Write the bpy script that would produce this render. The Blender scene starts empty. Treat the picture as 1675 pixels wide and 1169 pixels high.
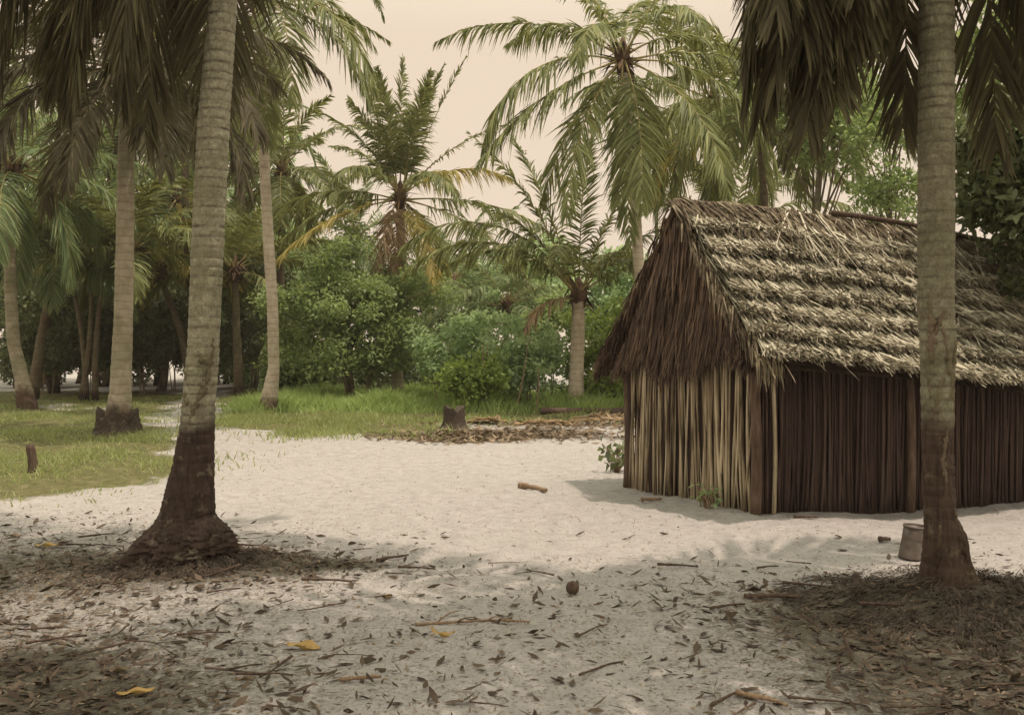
import bpy, math, random
import numpy as np
from mathutils import Vector
rng = np.random.default_rng(11)
random.seed(11)
scene = bpy.context.scene
COL = scene.collection
R = math.radians
PI = math.pi
# ------------------------------------------------------------------ camera model (metres): eye 1.6 m, 35 mm lens
F, CX, HY, EYE = 1630.0, 837.5, 570.0, 1.6
def at(px, py, d):
    return np.array([(px-CX)/F*d, d, EYE-(py-HY)/F*d])
def gd(px, py):
    d = F*EYE/(py-HY)
    return np.array([(px-CX)/F*d, d])
# ------------------------------------------------------------------ ground relief
LP = gd(318, 925)          # near left palm
RP = gd(1556, 985)         # near right palm
def bump(x, y, c, rx, ry, h):
    q = ((x-c[0])/rx)**2+((y-c[1])/ry)**2
    return h*np.exp(-q)
_w = np.random.default_rng(77); WAVES = []
for _k in range(16):
    _f = _w.uniform(1.5, 7.5); _t = _w.uniform(0, 2*PI); WAVES.append((_f*math.cos(_t), _f*math.sin(_t), _w.uniform(0, 6.28), .011/_f**.75))
def H(x, y):
    x = np.asarray(x, float); y = np.asarray(y, float)
    z = .018*np.sin(.9*x+1.3*y+.5)+.014*np.sin(1.9*x-1.1*y+1.)
    for kx, ky, ph_, am in WAVES: z = z+am*np.sin(kx*x+ky*y+ph_)
    z = z + bump(x, y, RP+np.array([.05, -.1]), .60, .5, .09) + bump(x, y, RP+np.array([.0, -.45]), 1.1, .8, .08)
    z = z + bump(x, y, LP, .55, .45, .05)
    st = gd(742, 712)
    z = z + bump(x, y, st, 1.0, .6, .10) + bump(x, y, gd(880, 706), 1.5, .6, .08)
    return z - .012
def gp(px, py):
    g = gd(px, py); return np.array([g[0], g[1], float(H(g[0], g[1]))])
# ------------------------------------------------------------------ objects
WO = {}
def link(o, parent=None, org=(0, 0, 0)):
    COL.objects.link(o)
    org = np.array(org, float)
    if parent is not None:
        o.parent = parent
        o.location = Vector(org-WO[parent.name])
    else:
        o.location = Vector(org)
    WO[o.name] = org
    return o
def tag(o, label=None, cat=None, group=None, kind=None):
    if label: o['label'] = label
    if cat: o['category'] = cat
    if group: o['group'] = group
    if kind: o['kind'] = kind
    return o
def thing(name, org, label, cat, group=None):
    o = bpy.data.objects.new(name, None); o.empty_display_size = .2
    link(o, None, org)
    return tag(o, label, cat, group)
class Geo:
    def __init__(s): s.V = []; s.Q = []; s.T = []; s.mq = []; s.mt = []; s.n = 0
    def add(s, V, Fq, mi=0):
        V = np.asarray(V, float).reshape(-1, 3); Fq = np.asarray(Fq, int)
        if len(V) == 0 or len(Fq) == 0: return s
        if Fq.shape[1] == 4: s.Q.append(Fq+s.n); s.mq.append(np.full(len(Fq), mi))
        else: s.T.append(Fq+s.n); s.mt.append(np.full(len(Fq), mi))
        s.V.append(V); s.n += len(V); return s
    def build(s, name, mats, parent=None, org=(0, 0, 0), smooth=False, label=None):
        V = np.concatenate(s.V)-np.array(org, float)
        Q = np.concatenate(s.Q) if s.Q else np.zeros((0, 4), int)
        T = np.concatenate(s.T) if s.T else np.zeros((0, 3), int)
        me = bpy.data.meshes.new(name)
        me.vertices.add(len(V)); me.vertices.foreach_set('co', V.astype(np.float32).ravel())
        li = np.concatenate([Q.ravel(), T.ravel()]).astype(np.int32)
        me.loops.add(len(li)); me.loops.foreach_set('vertex_index', li)
        nf = len(Q)+len(T)
        me.polygons.add(nf)
        ls = np.concatenate([np.arange(len(Q))*4, len(Q)*4+np.arange(len(T))*3]).astype(np.int32)
        me.polygons.foreach_set('loop_start', ls)
        me.polygons.foreach_set('loop_total', np.concatenate([np.full(len(Q), 4), np.full(len(T), 3)]).astype(np.int32))
        mi = np.concatenate(s.mq+s.mt).astype(np.int32)
        me.polygons.foreach_set('material_index', mi)
        if smooth: me.polygons.foreach_set('use_smooth', np.ones(nf, bool))
        if not isinstance(mats, (list, tuple)): mats = [mats]
        for m in mats: me.materials.append(m)
        me.update(calc_edges=True); me.validate()
        o = bpy.data.objects.new(name, me)
        link(o, parent, org)
        if label: o['label'] = label
        return o
def nrm(a): return a/np.maximum(np.linalg.norm(a, axis=-1, keepdims=True), 1e-9)
def ribbons(P0, D, W, L, w, S, nseg=3, prof=None):
    """n curved tapering blades: P0 root, D direction, W width direction, S bend vector"""
    n = len(P0)
    if prof is None: prof = [.55, 1., .8, .08]
    s = np.linspace(0, 1, nseg+1)
    pr = np.interp(s, np.linspace(0, 1, len(prof)), prof)
    L = np.broadcast_to(L, (n,)); w = np.broadcast_to(w, (n,))
    C = P0[:, None]+D[:, None]*(L[:, None]*s)[..., None]+S[:, None]*(s**2)[None, :, None]
    Wd = W[:, None]*(w[:, None]*pr*.5)[..., None]
    V = np.stack([C-Wd, C+Wd], 2).reshape(-1, 3)
    st = (nseg+1)*2
    f = np.array([[2*k, 2*k+1, 2*k+3, 2*k+2] for k in range(nseg)])
    Fq = (np.arange(n)[:, None, None]*st+f[None]).reshape(-1, 4)
    return V, Fq
def tube(path, rad, sides=8, cap=True, wob=0., flat=None):
    path = np.asarray(path, float); rad = np.asarray(rad, float)*np.ones(len(path))
    n = len(path); T = nrm(np.gradient(path, axis=0))
    up = np.array([0, 0, 1.]) if abs(T[:, 2].mean()) < .8 else np.array([0, 1., 0])
    A = nrm(np.cross(T, up)); B = np.cross(T, A)
    a = np.linspace(0, 2*PI, sides, endpoint=False)
    rr = rad[:, None]*(1+wob*rng.normal(size=(n, sides)))
    V = path[:, None]+rr[..., None]*(A[:, None]*np.cos(a)[None, :, None]+B[:, None]*np.sin(a)[None, :, None])
    V = V.reshape(-1, 3)
    i = np.arange(n-1)[:, None]*sides; j = np.arange(sides)[None]; k = (j+1) % sides
    Fq = np.stack([i+j, i+k, i+sides+k, i+sides+j], -1).reshape(-1, 4)
    if cap:
        V = np.vstack([V, path[:1], path[-1:]])
        j = np.arange(sides); k = (j+1) % sides; b = (n-1)*sides
        t = np.vstack([np.stack([k, j, np.full(sides, n*sides)], 1), np.stack([b+j, b+k, np.full(sides, n*sides+1)], 1)])
        return V, Fq, t
    return V, Fq, None
def addtube(g, path, rad, sides=8, mi=0, wob=0.):
    V, q, t = tube(path, rad, sides, True, wob)
    n0 = g.n; g.add(V, q, mi)
    g.T.append(t+n0); g.mt.append(np.full(len(t), mi))
def curve(p0, p1, bend, n=8):
    s = np.linspace(0, 1, n)[:, None]
    return np.asarray(p0)*(1-s)+np.asarray(p1)*s+np.asarray(bend)*(4*s*(1-s))
# ------------------------------------------------------------------ materials
def newmat(name):
    m = bpy.data.materials.new(name); m.use_nodes = True
    nt = m.node_tree; nt.nodes.clear()
    o = nt.nodes.new('ShaderNodeOutputMaterial')
    return m, nt, o
def nd(nt, t, **k):
    n = nt.nodes.new(t)
    for a, b in k.items():
        if a == 'inp':
            for q, v in b.items(): n.inputs[q].default_value = v
        else: setattr(n, a, b)
    return n
def ramp(nt, fac, stops):
    r = nd(nt, 'ShaderNodeValToRGB'); cr = r.color_ramp
    while len(cr.elements) < len(stops): cr.elements.new(.5)
    for e, (p, c) in zip(cr.elements, stops):
        e.position = p; e.color = (*c, 1)
    nt.links.new(fac, r.inputs[0]); return r.outputs[0]
def mixc(nt, fac, a, b, mode='MIX'):
    m = nd(nt, 'ShaderNodeMix', data_type='RGBA', blend_type=mode)
    for v, i in ((fac, 0), (a, 6), (b, 7)):
        if hasattr(v, 'is_linked') or isinstance(v, bpy.types.NodeSocket): nt.links.new(v, m.inputs[i])
        elif i == 0: m.inputs[0].default_value = v
        else: m.inputs[i].default_value = (*v, 1)
    return m.outputs[2]
def noise(nt, scale, detail=4, vec=None, rough=.55):
    n = nd(nt, 'ShaderNodeTexNoise', inp={'Scale': scale, 'Detail': detail, 'Roughness': rough})
    if vec is not None: nt.links.new(vec, n.inputs['Vector'])
    return n.outputs[0]
def foliage(name, c0, c1, c2, trans=.35, rough=.55, spec=.3):
    """leaf surface: colour differs from leaf to leaf, light shines through"""
    m, nt, o = newmat(name); c0, c1, c2 = [tuple(v*1.5 for v in c) for c in (c0, c1, c2)]
    ge = nd(nt, 'ShaderNodeNewGeometry'); tc = nd(nt, 'ShaderNodeTexCoord')
    nz = noise(nt, 1.3, 3, tc.outputs['Object'])
    mx = nd(nt, 'ShaderNodeMath', operation='MULTIPLY_ADD', inp={1: .62, 2: -.08}); nt.links.new(ge.outputs['Random Per Island'], mx.inputs[0])
    ad = nd(nt, 'ShaderNodeMath', operation='MULTIPLY_ADD', inp={1: .5}); nt.links.new(nz, ad.inputs[0]); nt.links.new(mx.outputs[0], ad.inputs[2])
    c = ramp(nt, ad.outputs[0], [(.1, c0), (.5, c1), (.92, c2)])
    p = nd(nt, 'ShaderNodeBsdfPrincipled', inp={'Roughness': rough, 'Specular IOR Level': spec})
    nt.links.new(c, p.inputs['Base Color'])
    t = nd(nt, 'ShaderNodeBsdfTranslucent')
    hs = mixc(nt, .5, c, (c2[0]*1.25, c2[1]*1.25, c2[2]*.8)); nt.links.new(hs, t.inputs[0])
    x = nd(nt, 'ShaderNodeMixShader', inp={0: trans})
    nt.links.new(p.outputs[0], x.inputs[1]); nt.links.new(t.outputs[0], x.inputs[2]); nt.links.new(x.outputs[0], o.inputs[0])
    return m
def fibre(name, c0, c1, c2, scale=(30, 30, 3), bump_=.5, rough=.9, dist=.01):
    """wood, bark, thatch: streaks along local z"""
    m, nt, o = newmat(name)
    tc = nd(nt, 'ShaderNodeTexCoord'); ge = nd(nt, 'ShaderNodeNewGeometry')
    mp = nd(nt, 'ShaderNodeMapping', inp={'Scale': scale}); nt.links.new(tc.outputs['Object'], mp.inputs[0])
    n1 = noise(nt, 1., 5, mp.outputs[0], .6); n2 = noise(nt, 2.1, 3, tc.outputs['Object'])
    a = nd(nt, 'ShaderNodeMath', operation='MULTIPLY_ADD', inp={1: .45, 2: -.22}); nt.links.new(ge.outputs['Random Per Island'], a.inputs[0])
    b = nd(nt, 'ShaderNodeMath', operation='ADD'); nt.links.new(n1, b.inputs[0]); nt.links.new(a.outputs[0], b.inputs[1])
    d = nd(nt, 'ShaderNodeMath', operation='MULTIPLY_ADD', inp={1: .6, 2: -.3}); nt.links.new(n2, d.inputs[0])
    e = nd(nt, 'ShaderNodeMath', operation='ADD'); nt.links.new(b.outputs[0], e.inputs[0]); nt.links.new(d.outputs[0], e.inputs[1])
    c = ramp(nt, e.outputs[0], [(.22, c0), (.5, c1), (.8, c2)])
    p = nd(nt, 'ShaderNodeBsdfPrincipled', inp={'Roughness': rough, 'Specular IOR Level': .2})
    nt.links.new(c, p.inputs['Base Color'])
    bp = nd(nt, 'ShaderNodeBump', inp={'Strength': bump_, 'Distance': dist}); nt.links.new(n1, bp.inputs['Height']); nt.links.new(bp.outputs[0], p.inputs['Normal'])
    nt.links.new(p.outputs[0], o.inputs[0])
    return m
def bark(name, pale, mid, dark, zdark=-1., zsoft=.4, ring=52., moss=(.16, .17, .09), near=False):
    """palm bark: leaf-scar rings, lichen blotches, dark fibrous foot below zdark"""
    m, nt, o = newmat(name)
    tc = nd(nt, 'ShaderNodeTexCoord'); ob = tc.outputs['Object']
    sx = nd(nt, 'ShaderNodeSeparateXYZ'); nt.links.new(ob, sx.inputs[0])
    wz = nd(nt, 'ShaderNodeTexWave', wave_type='BANDS', bands_direction='Z', inp={'Scale': ring/20., 'Distortion': 3.2, 'Detail': 4, 'Detail Scale': 2.2})
    nt.links.new(ob, wz.inputs['Vector'])
    mp = nd(nt, 'ShaderNodeMapping', inp={'Scale': (42, 42, 5)}); nt.links.new(ob, mp.inputs[0])
    nf = noise(nt, 1., 5, mp.outputs[0]); nb = noise(nt, 5., 5, ob); nl = noise(nt, 1.7, 3, ob)
    c = ramp(nt, nb, [(.3, mid), (.55, pale), (.75, tuple(v*1.12 for v in pale))])
    c = mixc(nt, ramp(nt, nl, [(.45, (0, 0, 0)), (.68, (.75, .75, .75))]), c, moss)
    if near:
        sa = nd(nt, 'ShaderNodeAttribute', attribute_name='leaf_scar'); n6 = noise(nt, 26., 6, ob, .7); n7 = noise(nt, 75., 4, ob, .7)
        c = mixc(nt, ramp(nt, n6, [(.42, (0, 0, 0)), (.62, (.55, .55, .55))]), c, tuple(v*.5 for v in mid))
        c = mixc(nt, ramp(nt, n6, [(.30, (.7, .7, .7)), (.40, (0, 0, 0))]), c, tuple(v*1.35 for v in pale))
        c = mixc(nt, ramp(nt, n7, [(.5, (0, 0, 0)), (.68, (.6, .6, .6))]), c, dark)
        sm_ = nd(nt, 'ShaderNodeMath', operation='MULTIPLY'); nt.links.new(sa.outputs['Fac'], sm_.inputs[0]); nt.links.new(ramp(nt, nb, [(.35, (.25, .25, .25)), (.6, (1, 1, 1))]), sm_.inputs[1])
        c = mixc(nt, sm_.outputs[0], c, tuple(v*.8 for v in dark))
    else: c = mixc(nt, ramp(nt, wz.outputs[0], [(.0, (.32, .32, .32)), (.14, (0, 0, 0))]), c, dark)
    c = mixc(nt, ramp(nt, nf, [(.3, (.6, .6, .6)), (.5, (0, 0, 0))]), c, mid)
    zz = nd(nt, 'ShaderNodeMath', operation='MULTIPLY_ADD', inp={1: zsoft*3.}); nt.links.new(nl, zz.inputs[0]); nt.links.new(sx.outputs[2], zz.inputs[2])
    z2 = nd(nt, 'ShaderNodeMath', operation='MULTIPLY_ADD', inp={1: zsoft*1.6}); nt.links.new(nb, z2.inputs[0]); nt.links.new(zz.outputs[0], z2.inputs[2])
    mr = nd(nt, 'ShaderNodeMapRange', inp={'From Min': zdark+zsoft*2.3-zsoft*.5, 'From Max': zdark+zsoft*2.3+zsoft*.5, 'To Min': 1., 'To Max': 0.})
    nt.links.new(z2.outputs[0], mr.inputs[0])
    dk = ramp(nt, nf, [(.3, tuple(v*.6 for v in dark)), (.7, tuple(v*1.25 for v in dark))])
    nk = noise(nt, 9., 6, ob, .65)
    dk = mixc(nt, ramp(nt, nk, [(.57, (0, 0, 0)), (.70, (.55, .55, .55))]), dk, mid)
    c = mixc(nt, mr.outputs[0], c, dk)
    p = nd(nt, 'ShaderNodeBsdfPrincipled', inp={'Roughness': .92, 'Specular IOR Level': .15})
    nt.links.new(c, p.inputs['Base Color'])
    ht = nd(nt, 'ShaderNodeMath', operation='MULTIPLY_ADD', inp={1: .6}); nt.links.new(wz.outputs[0], ht.inputs[0]); nt.links.new(nf, ht.inputs[2])
    h2 = nd(nt, 'ShaderNodeMath', operation='MULTIPLY_ADD', inp={1: 1.}); nt.links.new(nb, h2.inputs[0]); nt.links.new(ht.outputs[0], h2.inputs[2])
    bp = nd(nt, 'ShaderNodeBump', inp={'Strength': .7, 'Distance': .012}); nt.links.new(h2.outputs[0], bp.inputs['Height']); nt.links.new(bp.outputs[0], p.inputs['Normal'])
    nt.links.new(p.outputs[0], o.inputs[0])
    return m
M = {}
M['frond'] = foliage('palm_leaf', (.056, .068, .027), (.112, .132, .048), (.215, .215, .085), .30, .5, .2)
M['frond_dark'] = foliage('shade_tinted_palm_leaf', (.038, .034, .022), (.065, .057, .036), (.105, .098, .05), .2, .75, .12)  # dark brownish leaf, with the shade of the crowns put into its colour
M['frond_far'] = foliage('far_palm_leaf', (.056, .085, .04), (.107, .148, .066), (.19, .212, .095), .33, .55, .2)
M['frond_yellow'] = foliage('yellowing_palm_leaf', (.16, .15, .05), (.27, .23, .075), (.36, .29, .10), .36, .55, .2)
M['frond_dry'] = foliage('dry_palm_leaf', (.12, .085, .05), (.20, .145, .088), (.30, .225, .14), .25, .7, .2)
M['rachis'] = fibre('palm_rib', (.16, .14, .05), (.26, .22, .09), (.36, .30, .13), (20, 20, 20), .1, .55)
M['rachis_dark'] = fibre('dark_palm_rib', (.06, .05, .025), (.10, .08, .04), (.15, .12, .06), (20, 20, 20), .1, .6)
M['rachis_dry'] = fibre('dry_palm_rib', (.2, .12, .06), (.3, .2, .1), (.42, .3, .17), (20, 20, 20), .1, .7)
M['fibre'] = fibre('palm_fibre', (.05, .03, .02), (.10, .062, .04), (.17, .11, .065), (40, 40, 4), .8)
M['leaf_bush'] = foliage('bush_leaf', (0.080, 0.113, 0.049), (0.155, 0.206, 0.084), (0.263, 0.324, 0.135), .4, .5, .3)
M['leaf_light'] = foliage('bright_leaf', (.095, .14, .038), (.17, .235, .06), (.26, .32, .09), .42, .5, .3)
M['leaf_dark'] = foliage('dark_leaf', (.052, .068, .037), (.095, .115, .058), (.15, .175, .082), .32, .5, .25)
M['leaf_weed'] = foliage('weed_leaf', (0.122, 0.185, 0.094), (0.216, 0.299, 0.152), (0.310, 0.391, 0.225), .45, .5, .3)
M['grass'] = foliage('grass_blade', (0.099, 0.129, 0.050), (0.174, 0.206, 0.078), (0.273, 0.288, 0.140), .38, .6, .2)
M['grass_tall'] = foliage('tall_grass_blade', (0.132, 0.196, 0.063), (0.207, 0.283, 0.095), (0.310, 0.371, 0.154), .42, .6, .2)
M['litter'] = foliage('dead_leaf', (.052, .038, .026), (.105, .078, .052), (.24, .185, .125), .1, .8, .2)
M['litter_dark'] = foliage('rotting_leaf', (.026, .019, .014), (.048, .035, .025), (.088, .066, .046), .08, .85, .2)
M['litter_yellow'] = foliage('fallen_yellow_leaf', (.19, .125, .05), (.27, .18, .066), (.36, .26, .10), .15, .7, .25)
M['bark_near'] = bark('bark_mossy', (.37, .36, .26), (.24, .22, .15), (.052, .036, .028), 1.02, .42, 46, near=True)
M['bark_right'] = bark('bark_shade_tinted', (.28, .275, .19), (.17, .15, .10), (.068, .046, .035), 1.05, .25, 46, (.13, .135, .075), True)  # darker copy of the near bark, shade put into its colour
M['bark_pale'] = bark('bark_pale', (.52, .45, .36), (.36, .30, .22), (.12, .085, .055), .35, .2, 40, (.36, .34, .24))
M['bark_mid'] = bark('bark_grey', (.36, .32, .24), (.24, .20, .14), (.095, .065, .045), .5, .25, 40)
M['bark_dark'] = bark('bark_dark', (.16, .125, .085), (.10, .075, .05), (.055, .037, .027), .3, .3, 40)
M['roots'] = fibre('root_mat', (.036, .027, .021), (.06, .046, .035), (.105, .084, .062), (25, 25, 25), 1., .95, .02)
M['wood'] = fibre('weathered_wood', (.13, .085, .05), (.22, .15, .095), (.36, .27, .18), (60, 60, 6), .6)
M['wood_dark'] = fibre('dark_wood', (.05, .034, .026), (.09, .061, .046), (.16, .115, .08), (30, 30, 5), .8, .9, .02)
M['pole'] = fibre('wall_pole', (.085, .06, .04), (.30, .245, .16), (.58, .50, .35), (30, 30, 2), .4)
M['pole_dark'] = fibre('shade_dark_pole', (.040, .026, .022), (.060, .040, .034), (.10, .07, .056), (30, 30, 2), .5)  # dark copy of wall_pole, the shade under the eave put into its colour
M['thatch'] = fibre('thatch_straw', (.095, .085, .057), (.20, .187, .13), (.35, .33, .24), (9, 9, 9), .3, .85)
M['thatch_hem'] = fibre('weathered_thatch_ends', (.19, .167, .112), (.41, .373, .275), (.59, .55, .43), (9, 9, 9), .3, .85)
M['thatch_ridge'] = fibre('ridge_thatch', (.065, .045, .03), (.135, .105, .068), (.33, .285, .19), (9, 9, 9), .3, .85)
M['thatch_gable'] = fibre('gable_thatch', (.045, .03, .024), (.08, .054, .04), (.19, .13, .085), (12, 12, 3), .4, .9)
M['under'] = fibre('thatch_underside', (.035, .024, .018), (.06, .042, .03), (.09, .064, .046), (9, 9, 9), .3, .95)
def metal(name):
    m, nt, o = newmat(name); tc = nd(nt, 'ShaderNodeTexCoord')
    n = noise(nt, 14, 6, tc.outputs['Object']); n2 = noise(nt, 60, 3, tc.outputs['Object'])
    c = ramp(nt, n, [(.3, (.09, .06, .045)), (.55, (.12, .10, .085)), (.8, (.19, .175, .15))])
    p = nd(nt, 'ShaderNodeBsdfPrincipled', inp={'Roughness': .55, 'Metallic': .35}); nt.links.new(c, p.inputs['Base Color'])
    bp = nd(nt, 'ShaderNodeBump', inp={'Strength': .25, 'Distance': .004}); nt.links.new(n2, bp.inputs['Height']); nt.links.new(bp.outputs[0], p.inputs['Normal'])
    nt.links.new(p.outputs[0], o.inputs[0]); return m
M['metal'] = metal('weathered_tin')

# ------------------------------------------------------------------ ground sheet
def inpoly(x, y, poly):
    x = np.asarray(x); y = np.asarray(y); c = np.zeros(x.shape, bool)
    n = len(poly); j = n-1
    for i in range(n):
        xi, yi = poly[i]; xj, yj = poly[j]
        k = ((yi > y) != (yj > y)) & (x < (xj-xi)*(y-yi)/(yj-yi+1e-12)+xi)
        c ^= k; j = i
    return c
def poly(pts): return [tuple(gd(a, b)) for a, b in pts]
GR_LEFT = poly([(-500, 638), (285, 640), (300, 690), (292, 740), (286, 785), (215, 806), (120, 798), (20, 806), (-300, 800), (-700, 790)])
GR_MID = poly([(372, 636), (1050, 640), (1400, 640), (1400, 690), (1035, 702), (950, 708), (850, 724), (780, 730), (700, 722), (640, 712), (565, 700), (545, 716), (450, 714), (352, 692)])
DEBRIS = poly([(672, 712), (735, 694), (850, 694), (900, 684), (1060, 678), (1060, 706), (950, 714), (840, 730), (740, 730)])
SAND1 = poly([(252, 690), (300, 640), (340, 640), (330, 720), (300, 728), (205, 694)])
TRACK = poly([(60, 652), (250, 678), (300, 684), (300, 690), (240, 688), (60, 660)])
def grassmask(x, y):
    x = np.asarray(x, float); y = np.asarray(y, float)
    xx = x+.25*np.sin(2.1*y+.7)+.12*np.sin(5.3*y+x*2); yy = y+.5*np.sin(1.9*x+.4)+.25*np.sin(4.7*x+1.2)
    m = inpoly(xx, yy, GR_LEFT) | inpoly(xx, yy, GR_MID)
    m &= ~inpoly(xx, yy, DEBRIS); m &= ~inpoly(xx, yy, SAND1); m &= ~inpoly(xx, yy, TRACK)
    return m
def axis(lo, hi, step, far, grow=1.16):
    a = list(np.arange(lo, hi+1e-6, step)); s = step; p = a[-1]
    while p < far: s *= grow; p += s; a.append(p)
    s = step; p = a[0]; b = []
    while p > -far: s *= grow; p -= s; b.append(p)
    return np.array(b[::-1]+a)
xs = axis(-13, 9, .11, 300); ys = axis(1.5, 34, .11, 300)
X, Y = np.meshgrid(xs, ys); nx, ny = len(xs), len(ys)
Z = H(X, Y)
near = np.clip(1-np.maximum(0, np.hypot(X, Y)-60)/60, 0, 1)
Z = Z*near+.010*np.where(np.hypot(X, Y) < 30, rng.normal(size=X.shape), 0)*.75
g = Geo(); V = np.stack([X, Y, Z], -1).reshape(-1, 3)
i = np.arange(ny-1)[:, None]*nx; j = np.arange(nx-1)[None]
g.add(V, np.stack([i+j, i+j+1, i+nx+j+1, i+nx+j], -1).reshape(-1, 4))
def ground_mat():
    m, nt, o = newmat('sandy_soil')
    tc = nd(nt, 'ShaderNodeTexCoord'); ob = tc.outputs['Object']
    at_ = nd(nt, 'ShaderNodeAttribute', attribute_name='turf'); a2 = nd(nt, 'ShaderNodeAttribute', attribute_name='humus')
    n1 = noise(nt, .55, 5, ob); n2 = noise(nt, 7., 6, ob, .65); n3 = noise(nt, 38., 5, ob, .7); n4 = noise(nt, 130., 3, ob, .7)
    sand = ramp(nt, n2, [(.25, (.29, .275, .26)), (.5, (.375, .355, .335)), (.75, (.44, .42, .395))])
    sand = mixc(nt, ramp(nt, n1, [(.45, (0, 0, 0)), (.75, (.35, .35, .35))]), sand, (.33, .325, .285))
    grit = ramp(nt, n3, [(.57, (0, 0, 0)), (.66, (.8, .8, .8))])
    sand = mixc(nt, grit, sand, (.15, .115, .075))
    gr2 = ramp(nt, n4, [(.58, (0, 0, 0)), (.68, (.6, .6, .6))])
    sand = mixc(nt, gr2, sand, (.17, .14, .10))
    # humus: leaf mould mixed into the sand in drifts
    hz = nd(nt, 'ShaderNodeMath', operation='MULTIPLY_ADD', inp={1: 1.3, 2: -.62}); nt.links.new(n2, hz.inputs[0])
    hz3 = nd(nt, 'ShaderNodeMath', operation='MULTIPLY_ADD', inp={1: 1.5, 2: -.72}); nt.links.new(n3, hz3.inputs[0])
    hq = nd(nt, 'ShaderNodeMath', operation='MULTIPLY_ADD', inp={1: .6}); nt.links.new(hz.outputs[0], hq.inputs[0]); nt.links.new(hz3.outputs[0], hq.inputs[2])
    h1 = nd(nt, 'ShaderNodeMath', operation='ADD'); nt.links.new(hq.outputs[0], h1.inputs[0]); nt.links.new(a2.outputs['Fac'], h1.inputs[1])
    hm = ramp(nt, h1.outputs[0], [(.3, (0, 0, 0)), (.75, (.9, .9, .9))])
    mould = ramp(nt, n3, [(.3, (.045, .038, .027)), (.55, (.09, .08, .055)), (.8, (.18, .165, .125))])
    sand = mixc(nt, hm, sand, mould)
    soil = ramp(nt, n2, [(.3, (.075, .075, .032)), (.55, (.13, .125, .055)), (.8, (.26, .22, .13))])
    ga = nd(nt, 'ShaderNodeMath', operation='ADD'); nt.links.new(at_.outputs['Fac'], ga.inputs[0]); nt.links.new(hz.outputs[0], ga.inputs[1])
    gm = ramp(nt, ga.outputs[0], [(.35, (0, 0, 0)), (.65, (1, 1, 1))])
    c = mixc(nt, gm, sand, soil)
    p = nd(nt, 'ShaderNodeBsdfPrincipled', inp={'Roughness': .95, 'Specular IOR Level': .12}); nt.links.new(c, p.inputs['Base Color'])
    hh = nd(nt, 'ShaderNodeMath', operation='MULTIPLY_ADD', inp={1: .28}); nt.links.new(n3, hh.inputs[0]); nt.links.new(n2, hh.inputs[2])
    vo = nd(nt, 'ShaderNodeTexVoronoi', feature='SMOOTH_F1', inp={'Scale': 3.3, 'Smoothness': .6, 'Randomness': 1.}); nw = nd(nt, 'ShaderNodeTexNoise', inp={'Scale': 3., 'Detail': 3.}); nt.links.new(ob, nw.inputs['Vector'])
    vw = mixc(nt, .16, ob, nw.outputs['Color'], 'ADD'); nt.links.new(vw, vo.inputs['Vector'])
    h3 = nd(nt, 'ShaderNodeMath', operation='MULTIPLY_ADD', inp={1: .75}); nt.links.new(vo.outputs['Distance'], h3.inputs[0]); nt.links.new(hh.outputs[0], h3.inputs[2])
    bp = nd(nt, 'ShaderNodeBump', inp={'Strength': .8, 'Distance': .055}); nt.links.new(h3.outputs[0], bp.inputs['Height']); nt.links.new(bp.outputs[0], p.inputs['Normal'])
    nt.links.new(p.outputs[0], o.inputs[0]); return m
ground = g.build('ground', ground_mat(), smooth=True); tag(ground, 'pale sandy ground with grassy patches under the palms', 'ground', kind='structure')
def blur(a, n=2):
    for _ in range(n):
        a = (a+np.roll(a, 1, 0)+np.roll(a, -1, 0)+np.roll(a, 1, 1)+np.roll(a, -1, 1))/5
    return a
def humus(x, y):
    """where dead leaves have gathered (0..1)"""
    x = np.asarray(x, float); y = np.asarray(y, float)
    h = .16*(1/(1+np.exp((y-6.4)/.6)))*(1/(1+np.exp((x-.2)/.8)))+.16*(1/(1+np.exp((y-7.3)/.7)))
    h = h+bump(x, y, LP, .8, .55, 1.3)+bump(x, y, LP+np.array([.75, -.05]), .7, .25, .75)
    h = h+bump(x, y, RP+np.array([.1, -.4]), 1.2, .9, 1.6)+bump(x, y, (2.35, 4.5), .9, .8, .75)+bump(x, y, gd(750, 714), 1.2, .8, 1.1)+bump(x, y, gd(870, 712), 1.5, .8, .9)
    h = h+bump(x, y, (-3.6, 7.4), 1.9, 1.7, .5)+bump(x, y, (-2.6, 4.4), 1.0, .85, 1.15)+bump(x, y, gd(950, 695), 3., .9, .4)
    return np.clip(h, 0, 1)
def vattr(o, name, a):
    at_ = o.data.attributes.new(name, 'FLOAT', 'POINT'); at_.data.foreach_set('value', np.asarray(a, np.float32).ravel())
vattr(ground, 'turf', blur(grassmask(X, Y).astype(float), 9)); vattr(ground, 'humus', humus(X, Y))

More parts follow.
